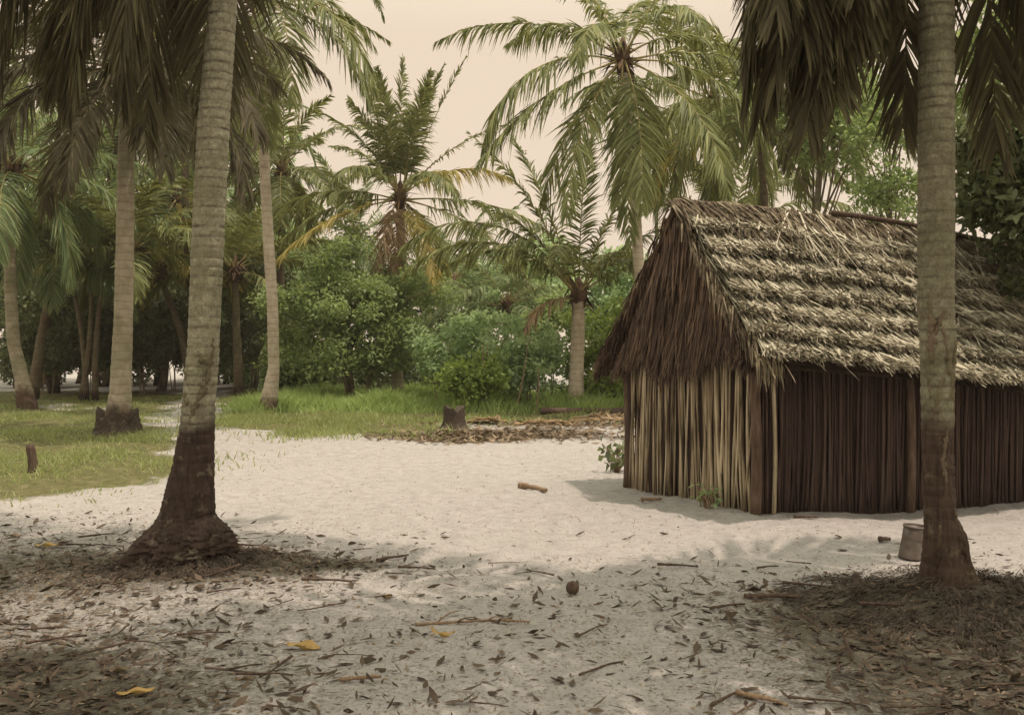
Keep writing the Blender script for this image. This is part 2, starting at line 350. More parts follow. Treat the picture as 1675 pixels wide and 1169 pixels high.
# ------------------------------------------------------------------ palms
def frond_geo(base, az, e0, L, droop, leaf=.75, nl=55, w=.042, hang=.5, roll=0., rr=.022, power=1.25, bare=.16, lift=.25):
    """one pinnate palm frond. az/e0 in degrees; droop degrees lost from root to tip"""
    n = 26; s = np.linspace(0, 1, n); nl = int(nl*1.75); w = w*1.22
    el = R(e0)-R(droop)*s**power; el = np.maximum(el, R(-88))
    ca, sa = math.cos(R(az)), math.sin(R(az))
    swing = R(rng.uniform(-26, 26))*s
    dirs = np.stack([np.cos(el)*np.cos(R(az)+swing), np.cos(el)*np.sin(R(az)+swing), np.sin(el)], 1)
    P = np.asarray(base)+np.vstack([np.zeros(3), np.cumsum((dirs[1:]+dirs[:-1])/2, 0)*(L/(n-1))])
    g = Geo()
    rad = rr*(1-.88*s)*(1+1.2*np.exp(-s*14))
    addtube(g, P, rad, 5, 1)
    for sg in (-1, 1):
        t = np.linspace(bare, 1, nl)+rng.normal(size=nl)*.008; t = np.clip(t, bare, 1)
        keep = rng.random(nl) > .07
        for _ in range(rng.integers(1, 4)):
            c_ = rng.uniform(bare, 1); keep &= ~((np.abs(t-c_) < rng.uniform(.008, .028)) & (rng.random(nl) > .4))
        t = t[keep]; k = len(t)
        Pt = np.stack([np.interp(t, s, P[:, c]) for c in range(3)], 1)
        Tt = nrm(np.stack([np.interp(t, s, dirs[:, c]) for c in range(3)], 1))
        side = np.stack([-np.sin(R(az)+np.interp(t, s, swing)), np.cos(R(az)+np.interp(t, s, swing)), np.zeros(k)], 1)
        N = np.cross(Tt, side)          # upper side
        rl = R(roll)+.9*R(roll)*t
        sd = side*np.cos(rl)[:, None]+N*np.sin(rl)[:, None]; N = np.cross(Tt, sd)
        u = (t-bare)/(1-bare)
        ln = leaf*(.42+.58*np.sin(PI*np.clip(u*.86+.12, 0, 1))**.8)*(1-.45*u**3)*rng.uniform(.85, 1.1, k)
        phi = R(64)-R(34)*u+rng.normal(size=k)*.12+.12*np.sin(t*rng.uniform(20, 50)+rng.uniform(0, 6))
        v = lift*(1-u)+rng.normal(size=k)*.14
        D = nrm(Tt*np.cos(phi)[:, None]+(sg*sd*np.cos(v)[:, None]+N*np.sin(v)[:, None])*np.sin(phi)[:, None])
        G = np.array([0, 0, -1.])
        hg = hang*(rng.uniform(.6, 1.35, k)+.42*np.sin(t*rng.uniform(14, 40)+rng.uniform(0, 6)))
        S = G*(ln*hg)[:, None]+rng.normal(size=(k, 3))*.03*ln[:, None]
        W = nrm(np.cross(D, N)); tw = rng.normal(size=k)*.5
        W = nrm(W*np.cos(tw)[:, None]+N*np.sin(tw)[:, None])
        V, Fq = ribbons(Pt, D, W, ln*(1-.25*hg), w*rng.uniform(.8, 1.15, k), S, 3, [.6, 1., .8, .1])
        g.add(V, Fq, 0)
    return g
def trunk_geo(path, rad, sides=14, step=.09, scar=.03, wob=.012):
    """path rows (x,y,z); radii at those rows; horizontal rings"""
    path = np.asarray(path, float); rad = np.asarray(rad, float)
    sl = np.r_[0, np.cumsum(np.linalg.norm(np.diff(path, axis=0), axis=1))]
    n = max(12, int(sl[-1]/step)); t = np.linspace(0, sl[-1], n)
    def sm(c):
        v = np.interp(t, sl, c); k = max(1, int(.25/step/2))
        p = np.pad(v, k, mode='reflect', reflect_type='odd'); return np.convolve(p, np.ones(2*k+1)/(2*k+1), 'valid')
    P = np.stack([sm(path[:, c]) for c in range(3)], 1); r = np.interp(t, sl, rad)
    r = r*(1+scar*np.where(np.arange(n) % 2, 1, -1)*rng.uniform(.3, 1, n))
    a = np.linspace(0, 2*PI, sides, endpoint=False)
    lob = 1+wob*rng.normal(size=(n, sides))
    V = P[:, None]+np.stack([np.cos(a)*np.ones((n, 1))*lob*r[:, None], np.sin(a)*np.ones((n, 1))*lob*r[:, None], np.zeros((n, sides))], -1)
    i = np.arange(n-1)[:, None]*sides; j = np.arange(sides)[None]; k = (j+1) % sides
    g = Geo(); g.add(V.reshape(-1, 3), np.stack([i+j, i+k, i+sides+k, i+sides+j], -1).reshape(-1, 4))
    return g
def make_crown(root, top, fronds, r=.13, mats=('frond', 'rachis')):
    """fibrous heart with leaf sheaths, fronds parented to it"""
    g = Geo()
    z = np.linspace(-.35, .55, 9); rad = r*np.array([1., 1.15, 1.35, 1.5, 1.5, 1.25, .9, .55, .15])
    addtube(g, np.asarray(top)+np.stack([z*0, z*0, z], 1), rad, 10, 0, .10)
    n = 46; az = rng.uniform(0, 2*PI, n); zz = rng.uniform(-.3, .3, n)
    P0 = np.asarray(top)+np.stack([np.cos(az)*r*1.2, np.sin(az)*r*1.2, zz], 1)
    D = nrm(np.stack([np.cos(az)*.8, np.sin(az)*.8, rng.uniform(-.6, 1.1, n)], 1))
    W = np.stack([-np.sin(az), np.cos(az), 0*az], 1)
    V, q = ribbons(P0, D, W, rng.uniform(.25, .6, n), rng.uniform(.05, .12, n), np.array([0, 0, -1.])*rng.uniform(.02, .25, n)[:, None], 3)
    g.add(V, q, 0)
    cr = g.build('crown', M['fibre'], root, top, smooth=True)
    for f in fronds:
        f = dict(f); mt = f.pop('m', None); a = f['az']
        base = np.asarray(top)+np.array([math.cos(R(a))*r*.8, math.sin(R(a))*r*.8, .12 if f['e0'] > 20 else -.05])
        lf, rc = mats
        lab = None
        if mt == 'yellow': lf, rc = 'frond_yellow', 'rachis'; lab = 'yellowing frond'
        elif mt == 'dry': lf, rc = 'frond_dry', 'rachis_dry'; lab = 'dry brown frond'
        elif mt: lf = mt
        frond_geo(base, **f).build('frond', [M[lf], M[rc]], cr, base, label=lab)
    return cr
def ring_fronds(n, L, leaf, nl, hi=78, lo=-35, droop=(55, 95), hang=.5, w=.042, seed_az=0., jit=14):
    out = []
    for k in range(n):
        u = (k+.5)/n
        out.append(dict(az=(seed_az+k*137.5) % 360, e0=hi+(lo-hi)*u+rng.uniform(-jit, jit)*.5, L=L*rng.uniform(.86, 1.08),
                        droop=rng.uniform(*droop)*(.55+.45*min(1, u*1.6)), leaf=leaf*rng.uniform(.9, 1.08), nl=nl, hang=hang*rng.uniform(.75, 1.25)*(.5+.7*u), w=w, roll=rng.uniform(-18, 18)))
    return out
def palm(pts, d, label, fronds, radii, barkm, mats=('frond', 'rachis'), sides=14, step=.09, group=None, crown_r=.13, d_top=None):
    """pts: picture positions from foot to crown, all at about depth d"""
    foot = np.array([*at(pts[0][0], 0, d)[:2], 0]); foot[2] = float(H(foot[0], foot[1]))
    n = len(pts); dt = d if d_top is None else d_top
    P = []
    for k, (a, b) in enumerate(pts):
        P.append(at(a, b, d+(dt-d)*k/(n-1)))
    P[0] = foot-np.array([0, 0, .12])
    root = thing('palm_tree', foot, label, 'palm tree', group)
    trunk_geo(P, radii, sides, step).build('trunk', barkm, root, foot, smooth=True)
    make_crown(root, P[-1]+np.array([0, 0, .1]), fronds, crown_r, mats)
    return root
# --- tall palm behind the hut, drooping crown against the sky
fr = [dict(az=178, e0=30, L=4.6, droop=58, leaf=.72, nl=60, hang=.75), dict(az=160, e0=48, L=3.3, droop=80, leaf=.8, nl=55, hang=.8),
      dict(az=196, e0=12, L=4.6, droop=92, leaf=.95, nl=64, hang=.9, power=1.0), dict(az=205, e0=-22, L=4.7, droop=35, leaf=.85, nl=60, hang=.7, m='frond'),
      dict(az=225, e0=-45, L=4.6, droop=35, leaf=.9, nl=60, hang=.6), dict(az=262, e0=-66, L=4.6, droop=18, leaf=.9, nl=60, hang=.5),
      dict(az=285, e0=-50, L=4.3, droop=32, leaf=.9, nl=60, hang=.5), dict(az=318, e0=-28, L=4.8, droop=46, leaf=.95, nl=64, hang=.6),
      dict(az=345, e0=2, L=4.9, droop=82, leaf=.95, nl=64, hang=.8, power=1.), dict(az=2, e0=16, L=4.6, droop=62, leaf=.85, nl=60, hang=.8),
      dict(az=20, e0=34, L=4.2, droop=85, leaf=.85, nl=58, hang=.7), dict(az=75, e0=66, L=3.8, droop=70, leaf=.7, nl=50, hang=.5),
      dict(az=130, e0=72, L=3.6, droop=60, leaf=.7, nl=50, hang=.5), dict(az=15, e0=70, L=3.8, droop=66, leaf=.7, nl=50, hang=.5), dict(az=190, e0=68, L=3.8, droop=72, leaf=.7, nl=50, hang=.5),
      dict(az=90, e0=10, L=4.4, droop=80, leaf=.85, nl=55, hang=.7), dict(az=60, e0=-20, L=4.4, droop=50, leaf=.85, nl=55, hang=.7), dict(az=120, e0=-25, L=4.4, droop=50, leaf=.85, nl=55, hang=.7),
      dict(az=250, e0=25, L=3.4, droop=95, leaf=.8, nl=55, hang=.7), dict(az=300, e0=40, L=3.4, droop=100, leaf=.8, nl=55, hang=.7)]
palm([(1064, 660), (1054, 540), (1045, 440), (1038, 320), (1028, 200), (1018, 105)], 24, 'tallest palm, its pale trunk rising behind the thatched hut ridge', fr,
     [.17, .135, .13, .125, .12, .11], M['bark_pale'], group='coconut palms')
# --- spiky palm with a brown dead frond left of centre
fr = [dict(az=95, e0=87, L=4.4, droop=14, leaf=.85, nl=62, hang=.3, lift=.1, roll=40), dict(az=150, e0=84, L=4.0, droop=16, leaf=.85, nl=60, hang=.35, roll=-50), dict(az=30, e0=83, L=3.9, droop=14, leaf=.85, nl=60, hang=.35, roll=60), dict(az=230, e0=82, L=3.7, droop=22, leaf=.85, nl=60, hang=.4, roll=30), dict(az=320, e0=80, L=3.4, droop=24, leaf=.85, nl=60, hang=.4, roll=-30), dict(az=185, e0=74, L=3.3, droop=26, leaf=.8, nl=56, hang=.4, roll=30), dict(az=200, e0=80, L=4.1, droop=22, leaf=.8, nl=58, hang=.2), dict(az=350, e0=80, L=4.0, droop=18, leaf=.75, nl=58, hang=.2),
      dict(az=178, e0=66, L=3.4, droop=45, leaf=.7, nl=52, hang=.35), dict(az=5, e0=70, L=4.5, droop=10, leaf=.5, nl=26, hang=.15, bare=.62), dict(az=2, e0=50, L=4.4, droop=42, leaf=.35, nl=46, hang=.4),
      dict(az=350, e0=36, L=3.4, droop=62, leaf=.75, nl=56, hang=.7, m='yellow'), dict(az=358, e0=4, L=4.8, droop=40, leaf=.8, nl=60, hang=.75),
      dict(az=340, e0=-14, L=5.2, droop=44, leaf=.85, nl=60, hang=.6), dict(az=172, e0=18, L=3.8, droop=42, leaf=.85, nl=58, hang=.7), dict(az=186, e0=2, L=3.8, droop=50, leaf=.8, nl=56, hang=.7),
      dict(az=205, e0=-12, L=4.4, droop=40, leaf=.75, nl=58, hang=.45, m='yellow'), dict(az=262, e0=-62, L=2.3, droop=22, leaf=.7, nl=40, hang=.5, m='dry'), dict(az=232, e0=-55, L=2.4, droop=28, leaf=.7, nl=40, hang=.5, m='dry'),
      dict(az=312, e0=-44, L=3.2, droop=36, leaf=.8, nl=52, hang=.5, m='yellow'), dict(az=235, e0=40, L=3.2, droop=95, leaf=.75, nl=52, hang=.6), dict(az=300, e0=30, L=3.4, droop=90, leaf=.75, nl=52, hang=.6),
      dict(az=60, e0=40, L=4., droop=60, leaf=.75, nl=52, hang=.5), dict(az=120, e0=40, L=4., droop=60, leaf=.75, nl=52, hang=.5), dict(az=145, e0=55, L=3.4, droop=50, leaf=.7, nl=52, hang=.4), dict(az=75, e0=-10, L=4., droop=50, leaf=.75, nl=52, hang=.5)]
palm([(653, 655), (649, 600), (655, 500), (657, 430), (655, 330)], 30, 'spiky palm with upright centre and a dead brown frond hanging below its crown', fr,
     [.22, .16, .13, .13, .12], M['bark_pale'], group='coconut palms')
# --- short palm with a stub trunk between the bushes and the hut
fr = [dict(az=165, e0=76, L=4.9, droop=22, leaf=.75, nl=56, hang=.25), dict(az=190, e0=70, L=4.9, droop=32, leaf=.75, nl=56, hang=.3), dict(az=80, e0=84, L=4.7, droop=16, leaf=.75, nl=56, hang=.2), dict(az=20, e0=76, L=3.4, droop=30, leaf=.7, nl=52, hang=.3),
      dict(az=185, e0=60, L=5.4, droop=105, leaf=.95, nl=64, hang=.75), dict(az=200, e0=48, L=5.0, droop=95, leaf=.9, nl=60, hang=.7), dict(az=172, e0=50, L=3.8, droop=80, leaf=.85, nl=56, hang=.6), dict(az=178, e0=64, L=3.6, droop=50, leaf=.75, nl=56, hang=.35),
      dict(az=0, e0=58, L=3.6, droop=62, leaf=.8, nl=56, hang=.5), dict(az=345, e0=40, L=3.2, droop=85, leaf=.8, nl=56, hang=.6), dict(az=60, e0=50, L=3.6, droop=70, leaf=.8, nl=50, hang=.5), dict(az=130, e0=45, L=3.6, droop=70, leaf=.8, nl=50, hang=.5),
      dict(az=215, e0=5, L=1.8, droop=75, leaf=.55, nl=34, hang=.6, m='dry'), dict(az=300, e0=48, L=3., droop=95, leaf=.8, nl=52, hang=.6), dict(az=255, e0=52, L=3.2, droop=85, leaf=.8, nl=52, hang=.5)]
palm([(941, 672), (943, 610), (945, 560), (946, 492)], 26, 'short palm on a stubby pale trunk beside the dark log', fr, [.24, .19, .18, .17], M['bark_pale'], group='coconut palms', crown_r=.15)
# --- pale slim palm between the two nearest left trunks and the round bush
fr = [dict(az=318, e0=8, L=5.0, droop=86, leaf=.95, nl=70, hang=.6, power=.9), dict(az=300, e0=0, L=4.6, droop=86, leaf=.95, nl=66, hang=.5, power=.8), dict(az=0, e0=40, L=3.9, droop=120, leaf=.45, nl=54, hang=.6), dict(az=4, e0=0, L=3.3, droop=34, leaf=.36, nl=54, hang=.7),
      dict(az=270, e0=-45, L=4.4, droop=44, leaf=.95, nl=64, hang=.4), dict(az=225, e0=-30, L=4.2, droop=56, leaf=.95, nl=60, hang=.5), dict(az=195, e0=0, L=4.2, droop=80, leaf=.9, nl=60, hang=.6), dict(az=285, e0=-60, L=4., droop=26, leaf=.9, nl=56, hang=.4),
      dict(az=338, e0=-14, L=4.2, droop=66, leaf=.95, nl=60, hang=.6), dict(az=180, e0=40, L=4.2, droop=70, leaf=.8, nl=56, hang=.6)]+ring_fronds(9, 4.2, .8, 50, 80, 20, seed_az=30)
palm([(436, 678), (448, 600), (446, 500), (440, 400), (434, 290), (432, 180), (426, 10)], 25, 'slim pale palm standing in the grass left of the round bush', fr,
     [.26, .145, .14, .14, .13, .125, .115], M['bark_pale'], group='coconut palms')
# --- grey palm on a broken dark foot
fr = [dict(az=200, e0=10, L=3.9, droop=85, leaf=.9, nl=64, hang=.6), dict(az=230, e0=-10, L=3.6, droop=70, leaf=.9, nl=64, hang=.5), dict(az=180, e0=30, L=4.2, droop=85, leaf=.9, nl=64, hang=.6), dict(az=265, e0=-30, L=3.2, droop=55, leaf=.9, nl=60, hang=.4),
      dict(az=310, e0=-15, L=3.4, droop=65, leaf=.9, nl=60, hang=.5), dict(az=345, e0=10, L=3.6, droop=85, leaf=.9, nl=60, hang=.6), dict(az=10, e0=35, L=4., droop=85, leaf=.85, nl=60, hang=.6), dict(az=290, e0=20, L=3.6, droop=95, leaf=.9, nl=60, hang=.5), dict(az=245, e0=30, L=3.6, droop=95, leaf=.9, nl=60, hang=.5)]+ring_fronds(12, 3.9, .85, 52, 80, -20, seed_az=70)
gpalm = palm([(190, 712), (197, 640), (202, 520), (205, 400), (207, 270), (212, 120)], 19, 'grey trunked palm on a broad dark broken foot in the left grass', fr,
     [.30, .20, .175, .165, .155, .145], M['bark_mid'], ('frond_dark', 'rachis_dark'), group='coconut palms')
gp0 = WO[gpalm.name]; r_ = np.random.default_rng(31); n, sd = 12, 30; z = np.linspace(-.1, .40, n); a = np.linspace(0, 2*PI, sd, endpoint=False)
rr = (.36+.14*np.exp(-(z+.05)/.12))[:, None]*(1+.10*np.sin(3*a+1)+.07*np.sin(7*a+z[:, None]*5)+.03*r_.normal(size=(n, sd)))
zt = z[:, None]*(1+.28*np.sin(4*a+.5)+.16*np.sin(9*a+2)+.06*r_.normal(size=sd))
V = np.vstack([np.stack([rr*np.cos(a), rr*np.sin(a), zt], -1).reshape(-1, 3), np.stack([.16*np.cos(a), .16*np.sin(a), zt[-1]*.55+.12], -1)])+gp0
i = np.arange(n)[:, None]*sd; j = np.arange(sd)[None]; k = (j+1) % sd
g = Geo(); g.add(V, np.stack([i+j, i+k, i+sd+k, i+sd+j], -1).reshape(-1, 4)); g.build('root_collar', M['roots'], gpalm, gp0, smooth=True)
# --- leaning palm at the far left
fr = ring_fronds(22, 3.9, .85, 54, 80, -45, seed_az=20, hang=.55)
palm([(46, 662), (36, 620), (22, 560), (18, 480), (16, 400), (24, 285)], 27, 'leaning palm at the far left edge of the grass', fr, [.30, .19, .17, .16, .15, .14], M['bark_mid'], ('frond_far', 'rachis'), group='coconut palms')
# --- farther palms among the left trees
def far_palm(px, top, d, label, n=20, L=3.8, foot=None, m=('frond_far', 'rachis'), hi=80, lo=-40, seed=0, leaf=.85, hang=.5):
    fp = foot if foot else px
    yb = HY+F*EYE/d
    palm([(fp, yb), ((fp*.6+px*.4)+rng.uniform(-.03, .03)*(yb-top), yb+(top-yb)*.5), (px, top)], d, label, ring_fronds(n, L, leaf, 46, hi, lo, seed_az=seed, hang=hang, w=.05), [.2, .13, .11], M['bark_dark'], m, 9, .2, group='coconut palms')
far_palm(462, 285, 36, 'small yellowish palm half hidden behind the slim pale trunk', 18, 3.6, 470, ('frond', 'rachis'), seed=15)
far_palm(120, 345, 33, 'green palm behind the leaning trunk at the far left', 20, 4.2, 46, seed=50)
far_palm(290, 330, 40, 'distant palm seen between the two left trunks', 20, 4.6, 322, seed=95)
far_palm(390, 205, 42, 'distant tall palm just right of the thick left trunk', 20, 4.6, 398, seed=140)
far_palm(70, 120, 38, 'distant tall palm above the leaning left palm', 22, 4.8, 90, seed=10, m=('frond_dark', 'rachis_dark'))
far_palm(215, 420, 30, 'young palm with arching fronds just behind the grey trunk', 16, 3.4, 200, seed=27, hi=82, lo=0, m=('frond', 'rachis'))
far_palm(262, 450, 34, 'young palm with browning fronds between the two left trunks', 14, 3.2, 318, seed=57, hi=80, lo=-10, m=('frond_yellow', 'rachis'))
far_palm(95, 430, 31, 'young palm low behind the leaning left palm', 16, 3.6, 52, seed=77, hi=82, lo=0)
far_palm(385, 450, 33, 'young palm low behind the thick left trunk', 14, 3.6, 392, seed=107, hi=82, lo=0, m=('frond', 'rachis'))
far_palm(300, 130, 34, 'tall palm with a crown hidden behind the thick left trunk', 20, 4.4, 330, seed=127, m=('frond_dark', 'rachis_dark'))
far_palm(830, 505, 40, 'low palm far behind the stump and weeds', 16, 4.2, 828, seed=33, hi=85, lo=5)
far_palm(742, 470, 44, 'low palm rising behind the round bush', 16, 4.4, 745, seed=63, hi=82, lo=-10)
far_palm(585, 395, 46, 'far palm between the pale trunk and the spiky palm', 16, 4.4, 590, seed=83, hi=82, lo=-20)
# --- palm with brown skirt right behind the roof
fr = ring_fronds(16, 4.0, .9, 54, 78, -20, seed_az=25, hang=.65)+[dict(az=200, e0=-10, L=4.3, droop=70, leaf=.95, nl=60, hang=.6, m='yellow'), dict(az=225, e0=0, L=4.3, droop=80, leaf=.95, nl=60, hang=.6), dict(az=300, e0=-40, L=2.2, droop=44, leaf=.7, nl=40, hang=.4, m='frond_dark'), dict(az=320, e0=-50, L=2.0, droop=36, leaf=.7, nl=40, hang=.4, m='frond_dark'), dict(az=340, e0=-5, L=4.8, droop=36, leaf=.8, nl=60, hang=.8)]
palm([(1262, 640), (1256, 480), (1250, 330), (1238, 180)], 27, 'palm with a hanging dark skirt behind the middle of the hut roof', fr, [.16, .11, .10, .09], M['bark_dark'], group='coconut palms')
far_palm(1165, 175, 31, 'palm behind the tallest one with long fronds above the hut ridge', 18, 4.8, 1190, seed=84, hi=60, lo=-50, m=('frond', 'rachis'), leaf=.95, hang=.7)
far_palm(1195, 395, 34, 'low palm whose fronds arch up from behind the hut ridge', 16, 4.4, 1200, seed=44, hi=80, lo=10, m=('frond', 'rachis'))

# ------------------------------------------------------------------ nearest palms, modelled closely
def near_trunk(profile, org_d, root, name, mat, lump, zstep=.011, sides=84, seed=3):
    """profile rows: (py, xl, xr) picture edges at depth org_d -> solid round trunk with scars, lumps and root folds"""
    r_ = np.random.default_rng(seed)
    pr = np.array(profile, float)
    zr = EYE-(pr[:, 0]-HY)/F*org_d; xl = (pr[:, 1]-CX)/F*org_d; xr = (pr[:, 2]-CX)/F*org_d
    o = np.argsort(zr); zr, xl, xr = zr[o], xl[o], xr[o]
    z = np.arange(zr[0], zr[-1], zstep); n = len(z)
    def sm(v, k=5):
        p = np.pad(v, k, mode='reflect', reflect_type='odd'); return np.convolve(p, np.ones(2*k+1)/(2*k+1), 'valid')
    L_ = sm(np.interp(z, zr, xl), 4); R_ = sm(np.interp(z, zr, xr), 4)
    c = (L_+R_)/2; r = (R_-L_)/2
    a = np.linspace(0, 2*PI, sides, endpoint=False)
    # ring scars: irregular steps
    ph = np.cumsum(r_.uniform(.6, 1.4, n)*zstep/.07)
    sc = -.035*np.exp(-(((ph % 1)-.5)/.12)**2)+.03*(((ph+.5) % 1)-.5)
    flare0 = np.clip((r/.125-1)*2.2, 0, 1); sc = sc*(1-.8*flare0)
    flare = np.clip((r/.125-1), 0, 2.)
    A, Zz = np.meshgrid(a, z)
    per = np.array([r_.uniform(0, 6.28) for _ in range(8)])
    fold = sum(np.sin((5+2*k)*A+per[k]+1.1*np.sin(3*Zz+k))/(1.4+k) for k in range(5))*.05*flare[:, None]
    rough = sum(np.sin((9+4*k)*A+(23+11*k)*Zz+per[k]*3)/(k+1) for k in range(4))*.010
    rr = r[:, None]*(1+sc[:, None]*(1+.4*np.sin(2*A+ph[:, None]))+fold+rough+.006*r_.normal(size=A.shape)*(1+4*flare[:, None])+flare[:, None]*.022*(np.sin(31*A+4*np.sin(9*Zz)+per[5])*np.sin(13*Zz+3*A)+.8*np.sin(17*A-6*Zz)))
    for (pz, pa, sz, sa_, h) in lump:
        da = (A-pa+PI) % (2*PI)-PI
        rr = rr+h*np.exp(-((Zz-pz)/sz)**2-(da/sa_)**2)
    V = np.stack([c[:, None]+rr*np.cos(A), org_d+rr*np.sin(A)*1., Zz], -1)
    # keep picture-side outline, centre depth at trunk axis
    i = np.arange(n-1)[:, None]*sides; j = np.arange(sides)[None]; k = (j+1) % sides
    g = Geo(); g.add(V.reshape(-1, 3), np.stack([i+j, i+k, i+sides+k, i+sides+j], -1).reshape(-1, 4))
    grv = np.exp(-(((ph % 1)-.5)/.11)**2)[:, None]*(.75+.25*np.sin(3*A+ph[:, None]*2))*(1-.85*np.clip(flare*2.2, 0, 1))[:, None]
    def surf(py, px, out=0.):
        zz = EYE-(py-HY)/F*org_d; k_ = int(np.clip(np.searchsorted(z, zz), 0, n-1)); x_ = (px-CX)/F*org_d
        q_ = float(np.clip((x_-c[k_])/r[k_], -.98, .98)); aa = 2*PI-math.acos(q_); ra = np.interp(aa, np.r_[a, 2*PI], np.r_[rr[k_], rr[k_, :1]])+out
        return np.array([c[k_]+ra*math.cos(aa), org_d+ra*math.sin(aa), zz])
    o_ = g.build(name, mat, root, WO[root.name], smooth=True); q_ = o_.data.attributes.new('leaf_scar', 'FLOAT', 'POINT'); q_.data.foreach_set('value', grv.astype(np.float32).ravel())
    return o_, np.array([c[-1], org_d, z[-1]]), surf
def scars(surf, lines, root, mat, r0, name='bark_scar', seed=1):
    """ragged ridges and splits in the bark that follow the trunk surface"""
    r_ = np.random.default_rng(seed); g = Geo()
    for pts, w_ in lines:
        pts = np.array(pts, float); s_ = np.linspace(0, len(pts)-1, 9*(len(pts)-1)+1); k_ = np.arange(len(pts))
        py = np.interp(s_, k_, pts[:, 0]); px = np.interp(s_, k_, pts[:, 1])+r_.normal(size=len(s_))*.8
        P = np.array([surf(a_, b_, -.003) for a_, b_ in zip(py, px)])
        addtube(g, P, r0*w_*(.35+np.sin(PI*np.linspace(.04, .96, len(P))))*(1+.3*r_.normal(size=len(P))).clip(.4, 1.8), 7, 0, .25)
    return g.build(name, mat, root, WO[root.name], smooth=True)
def rootlets(c, r0, r1, n, hgt, seed, mat, root, name='root_mat'):
    """matted heap of thin roots spreading from the foot over the ground"""
    r_ = np.random.default_rng(seed)
    g = Geo()
    az = r_.uniform(0, 2*PI, n); q = r_.random(n)**.7
    rad0 = r0+(r1-r0)*q*.8
    x = c[0]+np.cos(az)*rad0; y = c[1]+np.sin(az)*rad0
    z = H(x, y)+.02*np.sin(9*x+4*y)*np.sin(7*y-5*x)+hgt*np.clip(1-(rad0-r0)/(r1-r0), 0, 1)**1.8+r_.uniform(-.01, .025, n)
    D = nrm(np.stack([np.cos(az)+.5*r_.normal(size=n), np.sin(az)+.5*r_.normal(size=n), r_.normal(size=n)*.22-.12], 1))
    W = nrm(np.cross(D, np.array([0, 0, 1.])+.4*r_.normal(size=(n, 3))))
    ln = r_.uniform(.025, .10, n)
    V, qd = ribbons(np.stack([x, y, z], 1), D, W, ln, r_.uniform(.003, .008, n), np.array([0, 0, -1.])*(ln*r_.uniform(.1, .6, n))[:, None], 3, [.7, 1, .8, .3])
    g.add(V, qd, 0)
    return g
# left near palm
dL = LP[1]
root = thing('palm_tree', (LP[0], LP[1], float(H(*LP))), 'thick scarred palm trunk with a swollen dark foot at left front', 'palm tree', 'coconut palms')
prof = [(-620, 405, 438), (-420, 388, 424), (-300, 374, 412), (-150, 360, 402), (0, 345, 389), (200, 325, 376), (400, 314, 366), (560, 308, 358), (600, 304, 357), (640, 300, 352), (700, 294, 350), (760, 283, 349), (800, 272, 349), (845, 262, 350), (868, 246, 366), (890, 226, 377), (915, 204, 378), (940, 188, 386), (975, 160, 410)]
lumps = [(1.62, 5.5, .07, .35, .014), (1.42, 4.3, .06, .5, .014), (1.25, 5.2, .08, .4, -.016), (1.5, 5.0, .035, .8, -.014), (1.12, 4.6, .04, .7, -.014), (1.35, 5.9, .05, .35, .018), (1.05, 5.6, .06, .3, .014), (.22, 6.2, .11, .8, .055), (.37, 6.25, .03, .45, -.022), (.25, 4.6, .12, .35, .03), (.2, 3.6, .1, .4, .03), (.55, 5.2, .1, .3, .012)]
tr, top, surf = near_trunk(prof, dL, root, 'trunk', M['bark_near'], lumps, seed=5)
scars(surf, [([(552, 353), (590, 350), (620, 346), (648, 334), (672, 322), (700, 312)], 1.0), ([(572, 332), (596, 341), (622, 339)], .8), ([(640, 306), (662, 314)], .9), ([(596, 316), (622, 310)], .7)], root, M['bark_dark'], .016, seed=2)
g = rootlets(LP, .2, .75, 7000, .03, 8, None, None); V = np.concatenate(g.V)
g.build('root_mat', M['roots'], root, WO[root.name])
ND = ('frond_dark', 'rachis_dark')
fr = [dict(az=az_, e0=e_, L=L_*.93, droop=dr_, leaf=.8, nl=120, hang=.45, w=.026, power=.8) for az_, e_, L_, dr_ in
      ((188, -42, 4.3, 42), (205, -56, 4.1, 30), (172, -50, 4.2, 36), (150, -58, 4.2, 28), (184, -64, 4.0, 22), (200, -34, 4.2, 50), (225, -62, 3.8, 24), (120, -60, 3.9, 26), (165, -34, 4.2, 52))]
fr += [dict(az=a, e0=e, L=4.6, droop=dr, leaf=1., nl=80, hang=.6, w=.036) for a, e, dr in ((195, 12, 45), (170, 20, 45), (225, 15, 50), (270, 25, 50), (240, 35, 60), (140, 45, 70), (190, 55, 70), (215, 45, 60), (340, 68, 60), (30, 72, 50), (260, 65, 60), (110, 75, 40), (290, 80, 30))]
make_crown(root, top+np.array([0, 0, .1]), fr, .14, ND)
# right near palm
dR = RP[1]
rootR = thing('palm_tree', (RP[0], RP[1], float(H(*RP))), 'nearest palm trunk on a dark mound, standing in front of the hut', 'palm tree', 'coconut palms')
prof = [(-860, 1512, 1552), (-640, 1508, 1553), (-300, 1504, 1555), (0, 1502, 1557), (300, 1502, 1559), (500, 1502, 1559), (560, 1506, 1561), (640, 1508, 1560), (700, 1509, 1559), (780, 1512, 1560), (845, 1514, 1564), (868, 1514, 1579), (890, 1513, 1583), (915, 1511, 1586), (950, 1508, 1600), (975, 1498, 1612), (1000, 1478, 1632), (1030, 1440, 1672)]
lumps = [(1.75, 4.3, .10, .22, -.018), (1.5, 4.9, .06, .5, -.016), (1.62, 5.5, .10, .2, .016), (1.3, 4.4, .05, .4, .014), (1.38, 5.6, .09, .25, -.018), (1.15, 4.9, .05, .6, .012), (.95, 5.4, .05, .4, -.012)]
tr, top, surf = near_trunk(prof, dR, rootR, 'trunk', M['bark_right'], lumps, seed=9)
